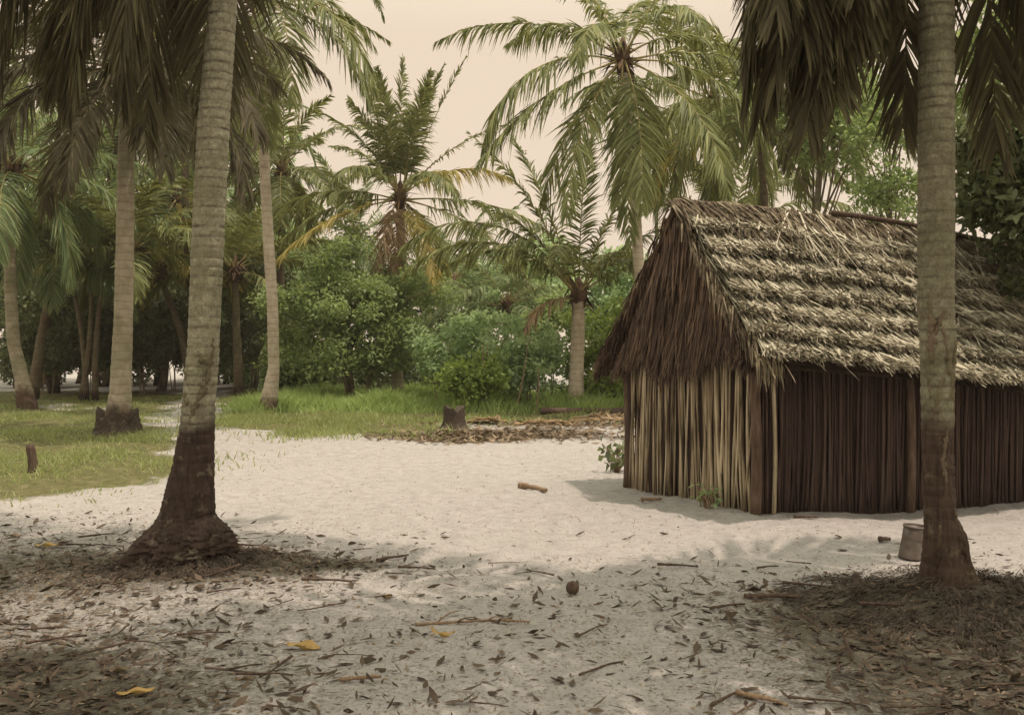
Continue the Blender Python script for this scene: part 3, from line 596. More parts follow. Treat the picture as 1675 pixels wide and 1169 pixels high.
scars(surf, [([(478, 1511), (520, 1513), (560, 1516), (600, 1512), (650, 1514)], 1.2), ([(505, 1536), (530, 1524), (560, 1516)], .8), ([(535, 1530), (580, 1540), (620, 1549), (660, 1545)], 1.), ([(600, 1538), (640, 1524), (690, 1520)], .9), ([(560, 1550), (620, 1555), (700, 1552)], .8), ([(700, 1540), (750, 1532), (800, 1540)], .8), ([(830, 1556), (870, 1562), (920, 1572), (960, 1580)], 1.3), ([(850, 1530), (900, 1524), (950, 1520)], .9)], rootR, M['bark_dark'], .013, seed=4)
g = rootlets(RP+np.array([.05, -.1]), .18, 1.35, 11000, .03, 18, None, None)
g.build('root_mat', M['roots'], rootR, WO[rootR.name])
fr = [dict(az=az_, e0=e_, L=L_*.96, droop=dr_, leaf=.8, nl=125, hang=.4, w=.026, power=.8) for az_, e_, L_, dr_ in
      ((186, -60, 4.3, 26), (170, -66, 4.2, 20), (150, -62, 4.3, 24), (202, -56, 4.0, 28), (180, -72, 4.4, 14), (194, -66, 4.0, 18), (215, -66, 3.7, 18), (140, -70, 4.3, 16), (10, -74, 4.2, 14), (40, -76, 4.4, 10), (80, -76, 4.2, 10), (-20, -78, 3.9, 10), (176, -62, 3.7, 24), (160, -74, 4.1, 12), (192, -74, 4.3, 12), (205, -70, 4.0, 16), (166, -57, 3.9, 30), (183, -77, 3.9, 10), (205, -79, 3.8, 8), (172, -79, 3.9, 8), (195, -70, 4.1, 16), (188, -64, 4.2, 22), (25, -70, 3.8, 16))]
fr += [dict(az=a, e0=e, L=4.6, droop=dr, leaf=1.05, nl=80, hang=.6, w=.04) for a, e, dr in ((225, 15, 50), (250, 22, 45), (275, 15, 45), (300, 15, 45), (330, 10, 50), (0, 10, 55), (205, 62, 55), (230, 48, 60), (280, 52, 60), (340, 45, 60), (30, 62, 60), (150, 74, 50), (250, 70, 40), (10, 76, 40))]
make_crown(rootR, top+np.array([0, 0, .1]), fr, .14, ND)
# tin pot hung on the right palm
def lathe(prof, c, n=32, tilt=(0, 0)):
    prof = np.array(prof, float); a = np.linspace(0, 2*PI, n, endpoint=False)
    V = np.stack([prof[:, 0, None]*np.cos(a), prof[:, 0, None]*np.sin(a), prof[:, 1, None]*np.ones(n)], -1).reshape(-1, 3)
    tx, ty = tilt
    Ry = np.array([[math.cos(ty), 0, math.sin(ty)], [0, 1, 0], [-math.sin(ty), 0, math.cos(ty)]]); Rx = np.array([[1, 0, 0], [0, math.cos(tx), -math.sin(tx)], [0, math.sin(tx), math.cos(tx)]])
    V = V@(Ry@Rx).T+np.asarray(c)
    m = len(prof); i = np.arange(m-1)[:, None]*n; j = np.arange(n)[None]; k = (j+1) % n
    return V, np.stack([i+j, i+k, i+n+k, i+n+j], -1).reshape(-1, 4)
pc = gp(1494, 911); pc[2] += .006
pot = thing('tin_pot', pc, 'rusty tin pot standing on the sand just left of the nearest palm', 'pot')
V, q = lathe([(.001, .004), (.100, .004), (.105, .0), (.107, .008), (.104, .012), (.092, .13), (.090, .134), (.0905, .14), (.083, .245), (.080, .245), (.100, .012), (.001, .012)], pc, 40, (.05, .06)); g = Geo(); g.add(V, q)
g.build('pot_body', M['metal'], pot, pc, smooth=False)
V, q = lathe([(.079, .238), (.079, .247), (.084, .252), (.089, .249), (.089, .238), (.083, .235), (.079, .238)], pc, 40, (.05, .06)); g = Geo(); g.add(V, q); g.build('rim', M['metal'], pot, pc, smooth=True)

# ------------------------------------------------------------------ broad-leaved trees and bushes
def leaf_cloud(cent, rad, per, size, seed, flat=.35, aspect=.55):
    """per leaves round each clump centre; each leaf one folded blade"""
    r_ = np.random.default_rng(seed); cent = np.asarray(cent); k = len(cent)
    C = np.repeat(cent, per, 0); rd = np.repeat(np.broadcast_to(rad, (k,)), per)
    dv = r_.normal(size=(k*per, 3)); dv = nrm(dv)*(r_.random(k*per)**.45)[:, None]; dv[:, 2] *= .75
    P = C+dv*rd[:, None]; n = len(P)
    D = nrm(dv*.7+r_.normal(size=(n, 3))*.75+np.array([0, 0, -.2])); Nn = nrm(r_.normal(size=(n, 3))*flat*2+np.array([0, 0, 1.])+dv*.4)
    W = nrm(np.cross(D, Nn)); Nn = np.cross(W, D)
    L = size*r_.uniform(.65, 1.25, n); w = L*aspect*.5
    V = np.stack([P, P+D*(L*.5)[:, None]+W*w[:, None]+Nn*(.12*L)[:, None], P+D*L[:, None]-Nn*(.10*L)[:, None], P+D*(L*.5)[:, None]-W*w[:, None]+Nn*(.12*L)[:, None]], 1).reshape(-1, 3)
    return V, np.arange(n*4).reshape(-1, 4)
def clumps(c, rx, ry, rz, n, seed, inner=.35, gaps=0.):
    r_ = np.random.default_rng(seed)
    v = nrm(r_.normal(size=(n*3, 3)))*(inner+(1-inner)*r_.random(n*3)**.5)[:, None]
    lump = 1+.16*np.sin(3.1*v[:, 0]*2+seed)+.14*np.sin(4.3*v[:, 1]*2+1.7*seed)+.14*np.sin(5.*v[:, 2]*2+seed*.6)
    if gaps > 0:
        f = np.sin(4.2*v[:, 0]+seed)+np.sin(4.7*v[:, 1]+2*seed)+np.sin(5.1*v[:, 2]+3*seed)
        keep = f > np.quantile(f, gaps); v, lump = v[keep], lump[keep]
    v = (v*lump[:, None])[:n]
    return np.asarray(c)+v*np.array([rx, ry, rz])
def broadtree(name, cat, foot, c, rx, ry, rz, label, mat, nclump, per, size, cr, seed, gaps=0., tr=.16, bk='bark_dark', nb=14, stems=1, group=None, minz=None, inner=.35):
    r_ = np.random.default_rng(seed+100)
    foot = np.array([foot[0], foot[1], float(H(foot[0], foot[1]))]); c = np.asarray(c, float)
    root = thing(name, foot, label, cat, group)
    cl = clumps(c, rx, ry, rz, nclump, seed, inner, gaps)
    if minz is not None: cl = cl[cl[:, 2] > minz]
    g = Geo(); ends = []
    for s in range(stems):
        a = r_.uniform(0, 6.28); sp = .0 if stems == 1 else .18
        p0 = foot+np.array([math.cos(a)*sp, math.sin(a)*sp, -.1])
        p1 = c+np.array([math.cos(a)*rx*.3*(stems > 1), math.sin(a)*ry*.3*(stems > 1), -rz*.25])
        pth = curve(p0, p1, (r_.normal()*.12, r_.normal()*.12, 0), 14)
        addtube(g, pth, tr/stems**.5*np.linspace(1.25, .6, 14)*np.r_[1.35, 1.1, np.ones(12)], 10, 0, .05); ends.append(pth)
    o = g.build('trunk', M[bk], root, foot, smooth=True)
    g = Geo()
    for k in r_.choice(len(cl), min(nb, len(cl)), replace=False):
        pth = ends[k % len(ends)]; st = pth[r_.integers(6, 14)]
        addtube(g, curve(st, cl[k], (0, 0, .12*np.linalg.norm(cl[k]-st)*r_.uniform(-.3, 1)), 7), tr*.4*np.linspace(1, .15, 7), 6)
    if nb: g.build('branches', M[bk], root, foot, smooth=True)
    g = Geo(); V, q = leaf_cloud(cl, cr*r_.uniform(.6, 1.3, len(cl)), per, size, seed); g.add(V, q)
    g.build('crown', M[mat], root, foot)
    return root
# round bush, centre left
c = at(585, 520, 29)
broadtree('round_bush', 'bush', (c[0], 29.), c+np.array([0, 0, .1]), 2.35, 2.0, 2.15, 'big round dark green bush left of the stump', 'leaf_bush', 210, 150, .14, .5, 21, tr=.12, nb=22, stems=4, minz=.95)
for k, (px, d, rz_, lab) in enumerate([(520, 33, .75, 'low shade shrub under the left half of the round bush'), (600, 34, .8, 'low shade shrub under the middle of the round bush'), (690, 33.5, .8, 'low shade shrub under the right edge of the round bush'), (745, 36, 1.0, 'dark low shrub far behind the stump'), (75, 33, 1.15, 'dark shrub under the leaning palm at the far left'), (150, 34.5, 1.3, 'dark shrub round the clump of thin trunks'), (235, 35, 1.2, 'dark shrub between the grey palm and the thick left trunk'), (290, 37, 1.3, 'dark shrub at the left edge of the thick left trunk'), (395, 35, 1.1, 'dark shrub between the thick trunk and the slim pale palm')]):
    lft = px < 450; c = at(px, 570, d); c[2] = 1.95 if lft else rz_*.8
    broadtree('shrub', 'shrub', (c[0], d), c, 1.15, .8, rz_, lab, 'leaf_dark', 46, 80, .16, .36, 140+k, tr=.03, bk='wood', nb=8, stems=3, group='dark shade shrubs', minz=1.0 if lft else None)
# weeds and shrubs in front of the short palm
shr = [(735, 575, 27.5, 1.0, 1.2, 'leaf_weed', 'leafy green shrub touching the right side of the round bush'), (805, 560, 28, 1.1, 1.3, 'leaf_weed', 'tall leafy shrub standing behind the tree stump'), (865, 590, 26.5, .9, 1.0, 'leaf_weed', 'leafy shrub left of the stubby pale trunk'),
       (905, 545, 29, 1.1, 1.3, 'leaf_bush', 'dark leafy shrub behind the stubby pale trunk'), (990, 575, 28, 1., 1.5, 'leaf_light', 'bright yellow green shrub beside the left eave of the hut'), (770, 615, 25.5, .8, .55, 'leaf_light', 'low bright weeds behind the stump'), (1000, 632, 26.5, .8, .6, 'leaf_light', 'low bright bush behind the dark log')]
for k, (px, py, d, rx, rz, mt, lab) in enumerate(shr):
    c = at(px, py, d)
    broadtree('shrub', 'shrub', (c[0], d), c, rx, rx*.9, rz, lab, mt, 44, 75, .15, .36, 40+k, tr=.035, bk='wood', nb=10, stems=3, group='shrubs at the clearing edge')
# thin pale stems among the weeds
for k, (a, b, c_, d_, dd) in enumerate([(783, 655, 790, 560, 25.3), (842, 608, 864, 556, 25.2), (780, 640, 800, 545, 26.2), (876, 660, 880, 600, 25)]):
    p0 = at(a, b, dd); p0[2] = H(p0[0], p0[1])-.03; p1 = at(c_, d_, dd)
    g = Geo(); addtube(g, curve(p0, p1, (.04, 0, 0), 10), np.linspace(.022, .012, 10), 7)
    V, q = leaf_cloud([p1], .3, 26, .16, 700+k); g.add(V, q, 1)
    o = g.build('sapling', [M['wood'], M['leaf_weed']], None, p0)
    tag(o, ['straight thin sapling left of the stump weeds', 'slanting pale sapling in the weeds', 'thin sapling leaning right behind the stump', 'short sapling near the dry leaf heap'][k], 'sapling', 'saplings in the weeds')
# left background
bb = [(95, 520, 36, 1.9, 1.7, 'leaf_dark', 'dark broad bush behind the leaning left palm', 3, .16), (262, 525, 38, 2.1, 1.6, 'leaf_dark', 'dark domed tree seen between the two left trunks', 1, .14), (395, 575, 40, 1.6, 1.3, 'leaf_weed', 'pale green thicket right of the thick left trunk', 3, .06),
      (415, 480, 38, 1.7, 1.5, 'leaf_dark', 'dark thicket behind the slim pale palm', 3, .08), (20, 470, 40, 2.2, 1.8, 'leaf_dark', 'dark bush at the far left edge', 2, .14), (165, 470, 42, 2.2, 2.2, 'leaf_bush', 'green tree behind the grey left palm', 2, .16),
      (480, 600, 33, 1.0, .9, 'leaf_bush', 'low bush left of the round bush', 3, .05),
      (60, 585, 41, 1.3, .9, 'leaf_dark', 'low dark bush left of the clump of thin trunks', 3, .06), (205, 560, 43, 1.7, 1.3, 'leaf_dark', 'dark bush half hidden behind the grey palm trunk', 3, .08), (320, 560, 44, 1.5, 1.2, 'leaf_bush', 'green bush behind the thick left trunk', 3, .07), (130, 480, 46, 2.6, 2.0, 'leaf_bush', 'broad tree far behind the clump of thin trunks', 1, .14), (445, 560, 42, 1.6, 1.6, 'leaf_bush', 'green bush right behind the slim pale trunk', 3, .07), (30, 370, 44, 2.6, 2.2, 'leaf_bush', 'leafy tree at the far left edge above the dark bush', 1, .14), (370, 500, 45, 2.0, 1.6, 'leaf_bush', 'green tree at the right edge of the thick left trunk', 1, .1)]
for k, (px, py, d, rx, rz, mt, lab, stm, t_) in enumerate(bb):
    c = at(px, py, d)
    broadtree('bushy_tree', 'tree', (c[0], d), c, rx, rx, rz, lab, mt, 90, 90, .2, .5, 60+k, tr=t_, nb=14, stems=stm, group='trees behind the left palms')
tt = [(250, 230, 44, 3.4, 4.0, 'leaf_bush', 'tall leafy tree between the two left trunks'), (375, 300, 48, 3.0, 4.2, 'leaf_weed', 'tall airy tree behind the thick left trunk'), (70, 280, 46, 3.6, 4.4, 'leaf_bush', 'tall leafy tree behind the far left palms'), (500, 470, 46, 2.6, 2.1, 'leaf_weed', 'pale leafy tree behind the round bush'), (850, 470, 48, 3.4, 2.0, 'leaf_weed', 'hazy green tree behind the short palm'), (1010, 500, 42, 1.9, 2.0, 'leaf_weed', 'hazy green tree left of the hut roof'),
      (160, 400, 50, 3.6, 2.6, 'leaf_weed', 'pale green tree far behind the clump of thin trunks'), (320, 470, 47, 2.8, 2.2, 'leaf_bush', 'rounded green tree right behind the thick left trunk'), (700, 500, 47, 3.2, 1.7, 'leaf_bush', 'broad green tree far behind the round bush'), (430, 400, 52, 2.6, 3.0, 'leaf_bush', 'green tree far behind the slim pale palm')]
for k, (px, py, d, rx, rz, mt, lab) in enumerate(tt):
    c = at(px, py, d)
    broadtree('leafy_tree', 'tree', (c[0]+.3, d), c, rx, rx, rz, lab, mt, 120, 75, .26, .66, 90+k, gaps=.25, tr=.17, nb=20, group='tall trees behind the clearing')
# multi-stemmed clump by the grey palm
foot = at(150, 0, 31)[:2]; foot = np.array([*foot, float(H(*foot))])
cl = thing('stem_clump', foot, 'clump of thin dark trunks left of the grey palm', 'tree')
for k, (a, b, c_) in enumerate([(132, 640, 150), (156, 642, 172), (140, 640, 118)]):
    p0 = at(a, b, 31); p0[2] = -.05; p1 = at(c_, 440+12*k, 31)
    g = Geo(); addtube(g, curve(p0, p1, (.12*(-1)**k, 0, 0), 12), np.linspace(.11, .06, 12), 8, 0, .04); g.build('trunk', M['bark_dark'], cl, foot, smooth=True)
g = Geo(); V, q = leaf_cloud(clumps(at(150, 410, 31), 1.6, 1.4, .9, 40, 5, .3, .3), .42, 60, .2, 301); g.add(V, q); g.build('crown', M['leaf_dark'], cl, foot)
# right background trees
c = at(1345, 165, 24)
broadtree('leafy_tree', 'tree', at(1326, 0, 24)[:2], c, 2.0, 1.6, 1.45, 'bright green tree on a straight dark trunk behind the hut roof', 'leaf_bush', 125, 70, .15, .38, 120, gaps=.45, tr=.085, nb=22, group='trees behind the hut')
c = at(1452, 270, 22)
broadtree('leafy_tree', 'tree', at(1462, 0, 22)[:2], c, 1.35, 1.4, 1.75, 'airy small leaved tree just left of the nearest palm trunk', 'leaf_bush', 90, 60, .13, .3, 121, gaps=.5, tr=.07, nb=22, group='trees behind the hut')
c = at(1710, 285, 10.8)
broadtree('leafy_tree', 'tree', (9.4, 13.6), c, 1.05, .9, 1.0, 'dark dense tree hanging over the right end of the hut roof', 'leaf_dark', 120, 110, .12, .32, 122, tr=.16, nb=20, group='trees behind the hut')
c = at(1665, 120, 16)
broadtree('leafy_tree', 'tree', (9.9, 17.), c, 1.0, 1.2, 1.2, 'green leafy tree at the upper right edge behind the palm', 'leaf_bush', 90, 80, .13, .34, 123, gaps=.3, tr=.12, nb=20, group='trees behind the hut')

# ------------------------------------------------------------------ hut
A = gd(1030, 792); B = gd(1238, 842)
u = np.array([.95, .31]); u /= np.linalg.norm(u); nv = np.array([u[1], -u[0]])       # along ridge, outward of the long wall
HL = 5.6
hut0 = np.array([*(A+B)/2, 0.]); 
hut = thing('thatched_hut', hut0, 'small thatched hut of upright poles with a sagging palm leaf roof', 'hut')
def v3(p, z): return np.array([p[0], p[1], z])
def ridge(t): return v3((A+B)/2+u*(t-.10), 3.10-.035*t-.012*t*t)
def eaveR(t): return v3(B+nv*.47+u*(t-.22), 1.47-.055*t-.012*t*t)
def eaveL(t): return v3(A-nv*.35+u*(t-.22), 1.40-.05*t-.01*t*t)
ab = (B-A); abl = np.linalg.norm(ab); abd = ab/abl
def poles(p0, p1, n, ztop, mat, name, lean=.03, r=(.012, .024), skip=.04, seed=1):
    r_ = np.random.default_rng(seed); g = Geo(); pd = (p1-p0)/np.linalg.norm(p1-p0); pn = np.array([pd[1], -pd[0]])
    for k in range(n):
        if r_.random() < skip: continue
        s = (k+.5+r_.uniform(-.3, .3))/n; p = p0+(p1-p0)*s+pn*r_.uniform(-.02, .02)
        zt = ztop(s)*r_.uniform(.97, 1.02); q = p+pd*r_.normal()*lean
        rr = r_.uniform(*r); b = pd*r_.normal()*.026
        z0 = float(H(*p))-.05
        pa = curve(v3(p, z0), v3(q, zt), v3(b, 0), 7)
        addtube(g, pa, rr*np.linspace(1.1, .85, 7), 7, 0, .05)
    return g.build(name, mat, hut, hut0, smooth=True)
poles(A, B, 80, lambda s: 1.55+1.2*(1-abs(2*s-1)), M['pole'], 'gable_wall', .085, (.005, .021), .12, 2)
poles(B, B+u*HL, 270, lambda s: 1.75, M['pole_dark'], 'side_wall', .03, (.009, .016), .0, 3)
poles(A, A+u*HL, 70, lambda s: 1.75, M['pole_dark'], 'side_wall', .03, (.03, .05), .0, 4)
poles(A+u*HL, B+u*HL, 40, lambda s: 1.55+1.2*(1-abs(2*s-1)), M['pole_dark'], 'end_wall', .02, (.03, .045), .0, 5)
# dark sheets added behind the poles, standing in for shade in the gaps
def backing_sheet(p0, p1, z1, off, name):
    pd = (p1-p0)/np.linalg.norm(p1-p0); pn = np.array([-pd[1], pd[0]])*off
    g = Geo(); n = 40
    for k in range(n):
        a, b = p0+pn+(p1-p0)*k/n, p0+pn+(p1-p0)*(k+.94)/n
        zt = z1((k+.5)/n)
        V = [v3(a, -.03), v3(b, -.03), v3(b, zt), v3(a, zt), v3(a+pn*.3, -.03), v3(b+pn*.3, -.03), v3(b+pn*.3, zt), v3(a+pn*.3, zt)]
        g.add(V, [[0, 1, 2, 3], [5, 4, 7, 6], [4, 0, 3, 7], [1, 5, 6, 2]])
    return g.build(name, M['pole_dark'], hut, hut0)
backing_sheet(A, B, lambda s: 1.5+1.15*(1-abs(2*s-1)), .07, 'dark_backing'); backing_sheet(B, B+u*HL, lambda s: 1.7, .03, 'dark_backing')
# posts and rails
def post(p, z, r, mat='wood_dark', nm='corner_post'):
    g = Geo(); zz = np.linspace(-.1, z, 9); addtube(g, np.stack([p[0]+.012*np.sin(zz*3), p[1]+0*zz, zz], 1), r*np.linspace(1.1, .9, 9), 10, 0, .04); return g.build(nm, M[mat], hut, hut0, smooth=True)
post(B+nv*.03-u*.03, 1.75, .05); post(A-nv*.02-u*.02, 1.7, .045); post(B+u*.16+nv*.05, 1.72, .02, 'pole', 'side_post'); post(B+u*1.75+nv*.05, 1.7, .045, nm='side_post'); post(B+u*3.4+nv*.05, 1.65, .045, nm='side_post')
# roof shell (woven backing with thickness)
def shell(lo, hi, sag=.06):
    g = Geo(); nt_, ns = 24, 8
    for off in (0, -.05):
        V = []
        for i_ in range(nt_+1):
            t = (HL+.4)*i_/nt_; a, b = hi(t), lo(t)
            for j_ in range(ns+1):
                s = j_/ns; p = a*(1-s)+b*s; p = p-np.array([0, 0, sag*math.sin(PI*s)-off]); V.append(p)
        i_ = np.arange(nt_)[:, None]*(ns+1); j_ = np.arange(ns)[None]
        g.add(V, np.stack([i_+j_, i_+j_+1, i_+ns+2+j_, i_+ns+1+j_], -1).reshape(-1, 4))
    return g
g = shell(eaveR, ridge)
g2 = shell(eaveL, ridge)
for V_, Q_ in zip(g2.V, g2.Q):
    g.add(V_, Q_-Q_.min())
roof = g.build('roof', M['under'], hut, hut0, smooth=True)
def slope_pt(lo, t, s, sag=.06):
    a, b = ridge(t), lo(t); p = a*(1-s)+b*s; p[2] -= sag*math.sin(PI*s); return p
def course(lo, s_top, s_bot, n, seed, mat, lift=.05, t0=0., t1=HL+.35, wid=(.02, .045), side=nv):
    """one row of overlapping leaf strips laid down the slope, its lower edge standing proud in ragged tufts"""
    r_ = np.random.default_rng(seed); g = Geo(); U = np.append(u, 0)
    def row(n, top, bot, jt, jb, l0, l1, w_, sag, mi):
        t = r_.uniform(t0, t1, n)
        wv = .016*np.sin(t*2.1+seed)+.008*np.sin(t*11+2*seed)+.008*np.sin(t*29+seed)
        P0 = np.array([slope_pt(lo, a_, max(0, top+r_.uniform(-jt, jt))) for a_ in t]); sk_ = r_.normal(size=n)*.05+.04*np.sin(t*2.3+seed)+.02
        P1 = np.array([slope_pt(lo, a_+k_, bot+w1+r_.normal()*jb) for a_, k_, w1 in zip(t, sk_, wv)])
        n3 = nrm(np.cross(P1-P0, U)); n3 *= np.sign(n3[:, 2:3])
        th = 1+.12*np.sin(t*17+seed)+.12*np.sin(t*41)
        P0 = P0+n3*(l0*r_.uniform(0, 1, n))[:, None]; P1 = P1+n3*(l1*th*r_.uniform(.55, 1.05, n))[:, None]
        D = P1-P0; L = np.linalg.norm(D, axis=1); D = nrm(D)
        W = nrm(U+r_.normal(size=(n, 3))*.5); W = nrm(W-D*(W*D).sum(1, keepdims=True))
        S = n3*(-sag*r_.uniform(-.2, 1.5, n))[:, None]+r_.normal(size=(n, 3))*.02
        V, q = ribbons(P0+n3*.02, D, W, L, r_.uniform(*w_, n), S, 4, [.8, 1, 1, .8, .3]); g.add(V, q, mi)
        return P1, D, n3
    row(n, s_top, s_bot-.015, .04, .008, .02, lift*.8, wid, .03, 0)
    P1, D, n3 = row(n, s_bot-.07, s_bot, .02, .010, lift*.8, lift*1.1, (.012, .024), .02, 1)
    m = n; Dt = nrm(D[:m]+r_.normal(size=(m, 3))*.22+U*(r_.normal(size=m)*.2+.08)[:, None]+n3[:m]*.12)
    Wt = nrm(np.cross(Dt, n3[:m]+.6*r_.normal(size=(m, 3))))
    V, q = ribbons(P1-D*.05, Dt, Wt, r_.uniform(.02, .06, m), r_.uniform(.012, .026, m), np.array([0, 0, -1.])*r_.uniform(.0, .02, m)[:, None], 3, [1, .9, .6, .15]); g.add(V, q, 1)
    # loose wisps
    m = n//22; row(m, s_top+.12, s_bot-.06, .08, .06, .05, lift*1.1, (.006, .014), .02, 1)
    return g.build('thatch_course', [M[mat], M['thatch_hem' if mat == 'thatch' else mat]], roof, hut0)
for k, (a, b) in enumerate([(.84, 1.03), (.69, .895), (.55, .75), (.40, .605), (.27, .46), (.13, .33), (.0, .20)]):
    course(eaveR, a-.05, b, 2000, 500+k, 'thatch', .17, wid=(.010, .024))
    course(eaveL, a-.05, b, 320, 560+k, 'thatch_ridge', .06, wid=(.035, .07), side=-nv)
# ridge cap: long leaves folded over the ridge, bending with the wind
def ridge_cap():
    r_ = np.random.default_rng(77); g = Geo()
    U = np.append(u, 0)
    def lay(n, tr_, Lr, run, mi):
        t = r_.uniform(*tr_, n); rt = np.array([ridge(x_) for x_ in t])
        P0 = rt+np.stack([r_.normal(size=n)*.02, r_.normal(size=n)*.02, .05+np.abs(r_.normal(size=n))*.03], 1)
        sg = np.where(r_.random(n) < .72, 1., -1.)
        dn = nrm(np.array([(eaveR(x_) if q_ > 0 else eaveL(x_))-ridge(x_) for x_, q_ in zip(t, sg)]))
        L = r_.uniform(*Lr, n)
        D = nrm(dn+U*(r_.uniform(*run, n))[:, None]+np.array([0, 0, .34])+r_.normal(size=(n, 3))*.06)
        S = (dn*.25+np.array([0, 0, -.22])+U*r_.uniform(-.15, .45, n)[:, None])*L[:, None]
        W = nrm(np.cross(D, np.array([0, 0, 1.])+.5*r_.normal(size=(n, 3))))
        V, q = ribbons(P0, D, W, L*.8, r_.uniform(.010, .026, n), S, 6, [.8, 1, .9, .6, .15]); g.add(V, q, mi)
    lay(2600, (-.12, HL+.3), (.2, .5), (-.2, .4), 0)
    lay(900, (.2, HL+.3), (.4, .75), (-.5, .3), 0)
    lay(420, (1.2, HL+.3), (.55, 1.05), (-.8, -.1), 1)
    pt = np.array([ridge(x_)+np.array([0, 0, .055]) for x_ in np.linspace(-.05, HL+.3, 30)]); addtube(g, pt, .045, 8, 0, .25)
    return g.build('ridge_cap', [M['thatch_ridge'], M['thatch_hem']], roof, hut0)
ridge_cap()
g = Geo(); pt = np.array([ridge(x_)+np.append(nv*.03, .13) for x_ in np.linspace(1.9, HL+.3, 24)]); addtube(g, pt+.012*np.sin(np.linspace(0, 9, 24))[:, None], .032, 8, 0, .08); g.build('ridge_pole', M['wood_dark'], roof, hut0, smooth=True)
# gable curtain of hanging palm leaf
def gable():
    r_ = np.random.default_rng(91); g = Geo(); n = 4600
    el, er, ap = eaveL(.0), eaveR(.0), ridge(0.)
    s = r_.random(n)                     # across, 0 left eave .. 1 right eave
    base = el*(1-s)[:, None]+er*s[:, None]
    lim = ap[2]-.02-(ap[2]-base[:, 2])*np.abs(s-.5)*2       # rake height at s
    hem = 1.36+.10*np.sin(s*9)+.05*np.sin(s*23+1)+.12*(s > .45)*(s-.45)-.1*(s < .1)
    q_ = r_.random(n)**.8
    zt = hem+(lim-hem)*(.12+.88*q_)
    L = np.minimum(zt-hem+r_.normal(size=n)*.05+.02, r_.uniform(.35, .75, n))
    ok = (L > .06); 
    mid = np.array([*((A+B)/2), 0]); wall = np.append(A, 0)*(1-s)[:, None]+np.append(B, 0)*s[:, None]
    off = .05+.06*r_.random(n)+.05*(1-q_)
    xy = (base[:, :2]*.25+wall[:, :2]*.75)-u*off[:, None]
    P0 = np.column_stack([xy, zt]); D = nrm(np.column_stack([-u[0]*.10+r_.normal(size=n)*.05, -u[1]*.1+r_.normal(size=n)*.05, -np.ones(n)])+np.append(abd, 0)*(r_.normal(size=n)*.10+.16*(s-.5))[:, None])
    W = nrm(np.append(abd, 0)+r_.normal(size=(n, 3))*.35)
    S = np.column_stack([r_.normal(size=(n, 2))*.03, -np.zeros(n)])
    V, q = ribbons(P0[ok], D[ok], W[ok], L[ok], r_.uniform(.010, .028, n)[ok], S[ok], 3, [.9, 1, .9, .25]); g.add(V, q)
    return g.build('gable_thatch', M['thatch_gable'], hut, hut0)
gable()
# rake fringes
def rake(lo, mat, seed, n=1600):
    r_ = np.random.default_rng(seed); g = Geo(); s = r_.uniform(.02, 1.03, n)
    P0 = np.array([slope_pt(lo, r_.uniform(-.06, .16), a) for a in s])+np.array([0, 0, .03])+r_.normal(size=(n, 3))*.025
    dn = nrm(lo(0)-ridge(0))
    D = nrm(dn*.75+np.append(-u, 0)*r_.uniform(-.1, .35, n)[:, None]+np.array([0, 0, -.35])+r_.normal(size=(n, 3))*.12)
    W = nrm(np.cross(D, r_.normal(size=(n, 3))))
    V, q = ribbons(P0, D, W, r_.uniform(.07, .22, n), r_.uniform(.010, .024, n), np.array([0, 0, -1.])*r_.uniform(.01, .09, n)[:, None], 3, [.9, 1, .8, .2]); g.add(V, q)
    return g.build('rake_fringe', M[mat], roof, hut0)
rake(eaveL, 'thatch_gable', 61); rake(eaveR, 'thatch_ridge', 62)

# ------------------------------------------------------------------ stump, logs, stake
sp = gp(742, 704)
stump = thing('tree_stump', sp, 'short dark tree stump at the edge of the sand', 'stump')
n, sd = 14, 28; z = np.linspace(-.08, .44, n); a = np.linspace(0, 2*PI, sd, endpoint=False); r_ = np.random.default_rng(4)
rr = (.20+.15*np.exp(-(z+.02)/.08))[:, None]*(1+.06*np.sin(5*a+1)+.05*np.sin(9*a+z[:, None]*6)+.02*r_.normal(size=(n, sd)))
V = np.stack([rr*np.cos(a), rr*np.sin(a), z[:, None]+(.05*np.sin(2*a+.6)+.03*np.sin(7*a)+.022*np.sin(13*a+1)+.012*r_.normal(size=sd))*np.clip((z[:, None]-.2)/.24, 0, 1)], -1).reshape(-1, 3)+sp
i = np.arange(n-1)[:, None]*sd; j = np.arange(sd)[None]; k = (j+1) % sd
g = Geo(); g.add(V, np.stack([i+j, i+k, i+sd+k, i+sd+j], -1).reshape(-1, 4)); g.build('bark', M['roots'], stump, sp, smooth=True)
rim = V[-sd:]; g = Geo(); Vc = np.vstack([rim*.985+sp*.015+np.array([0, 0, .002]), rim*.45+np.append((rim.mean(0))[:2], rim[:, 2].mean()-.03)*.55, [rim.mean(0)-np.array([0, 0, .05])]])
j = np.arange(sd); k = (j+1) % sd
g.add(Vc, np.stack([j, k, sd+k, sd+j], 1)); g.T.append(np.stack([sd+j, sd+k, np.full(sd, 2*sd)], 1)); g.mt.append(np.zeros(sd, int)); g.build('cut_face', M['roots'], stump, sp, smooth=True)
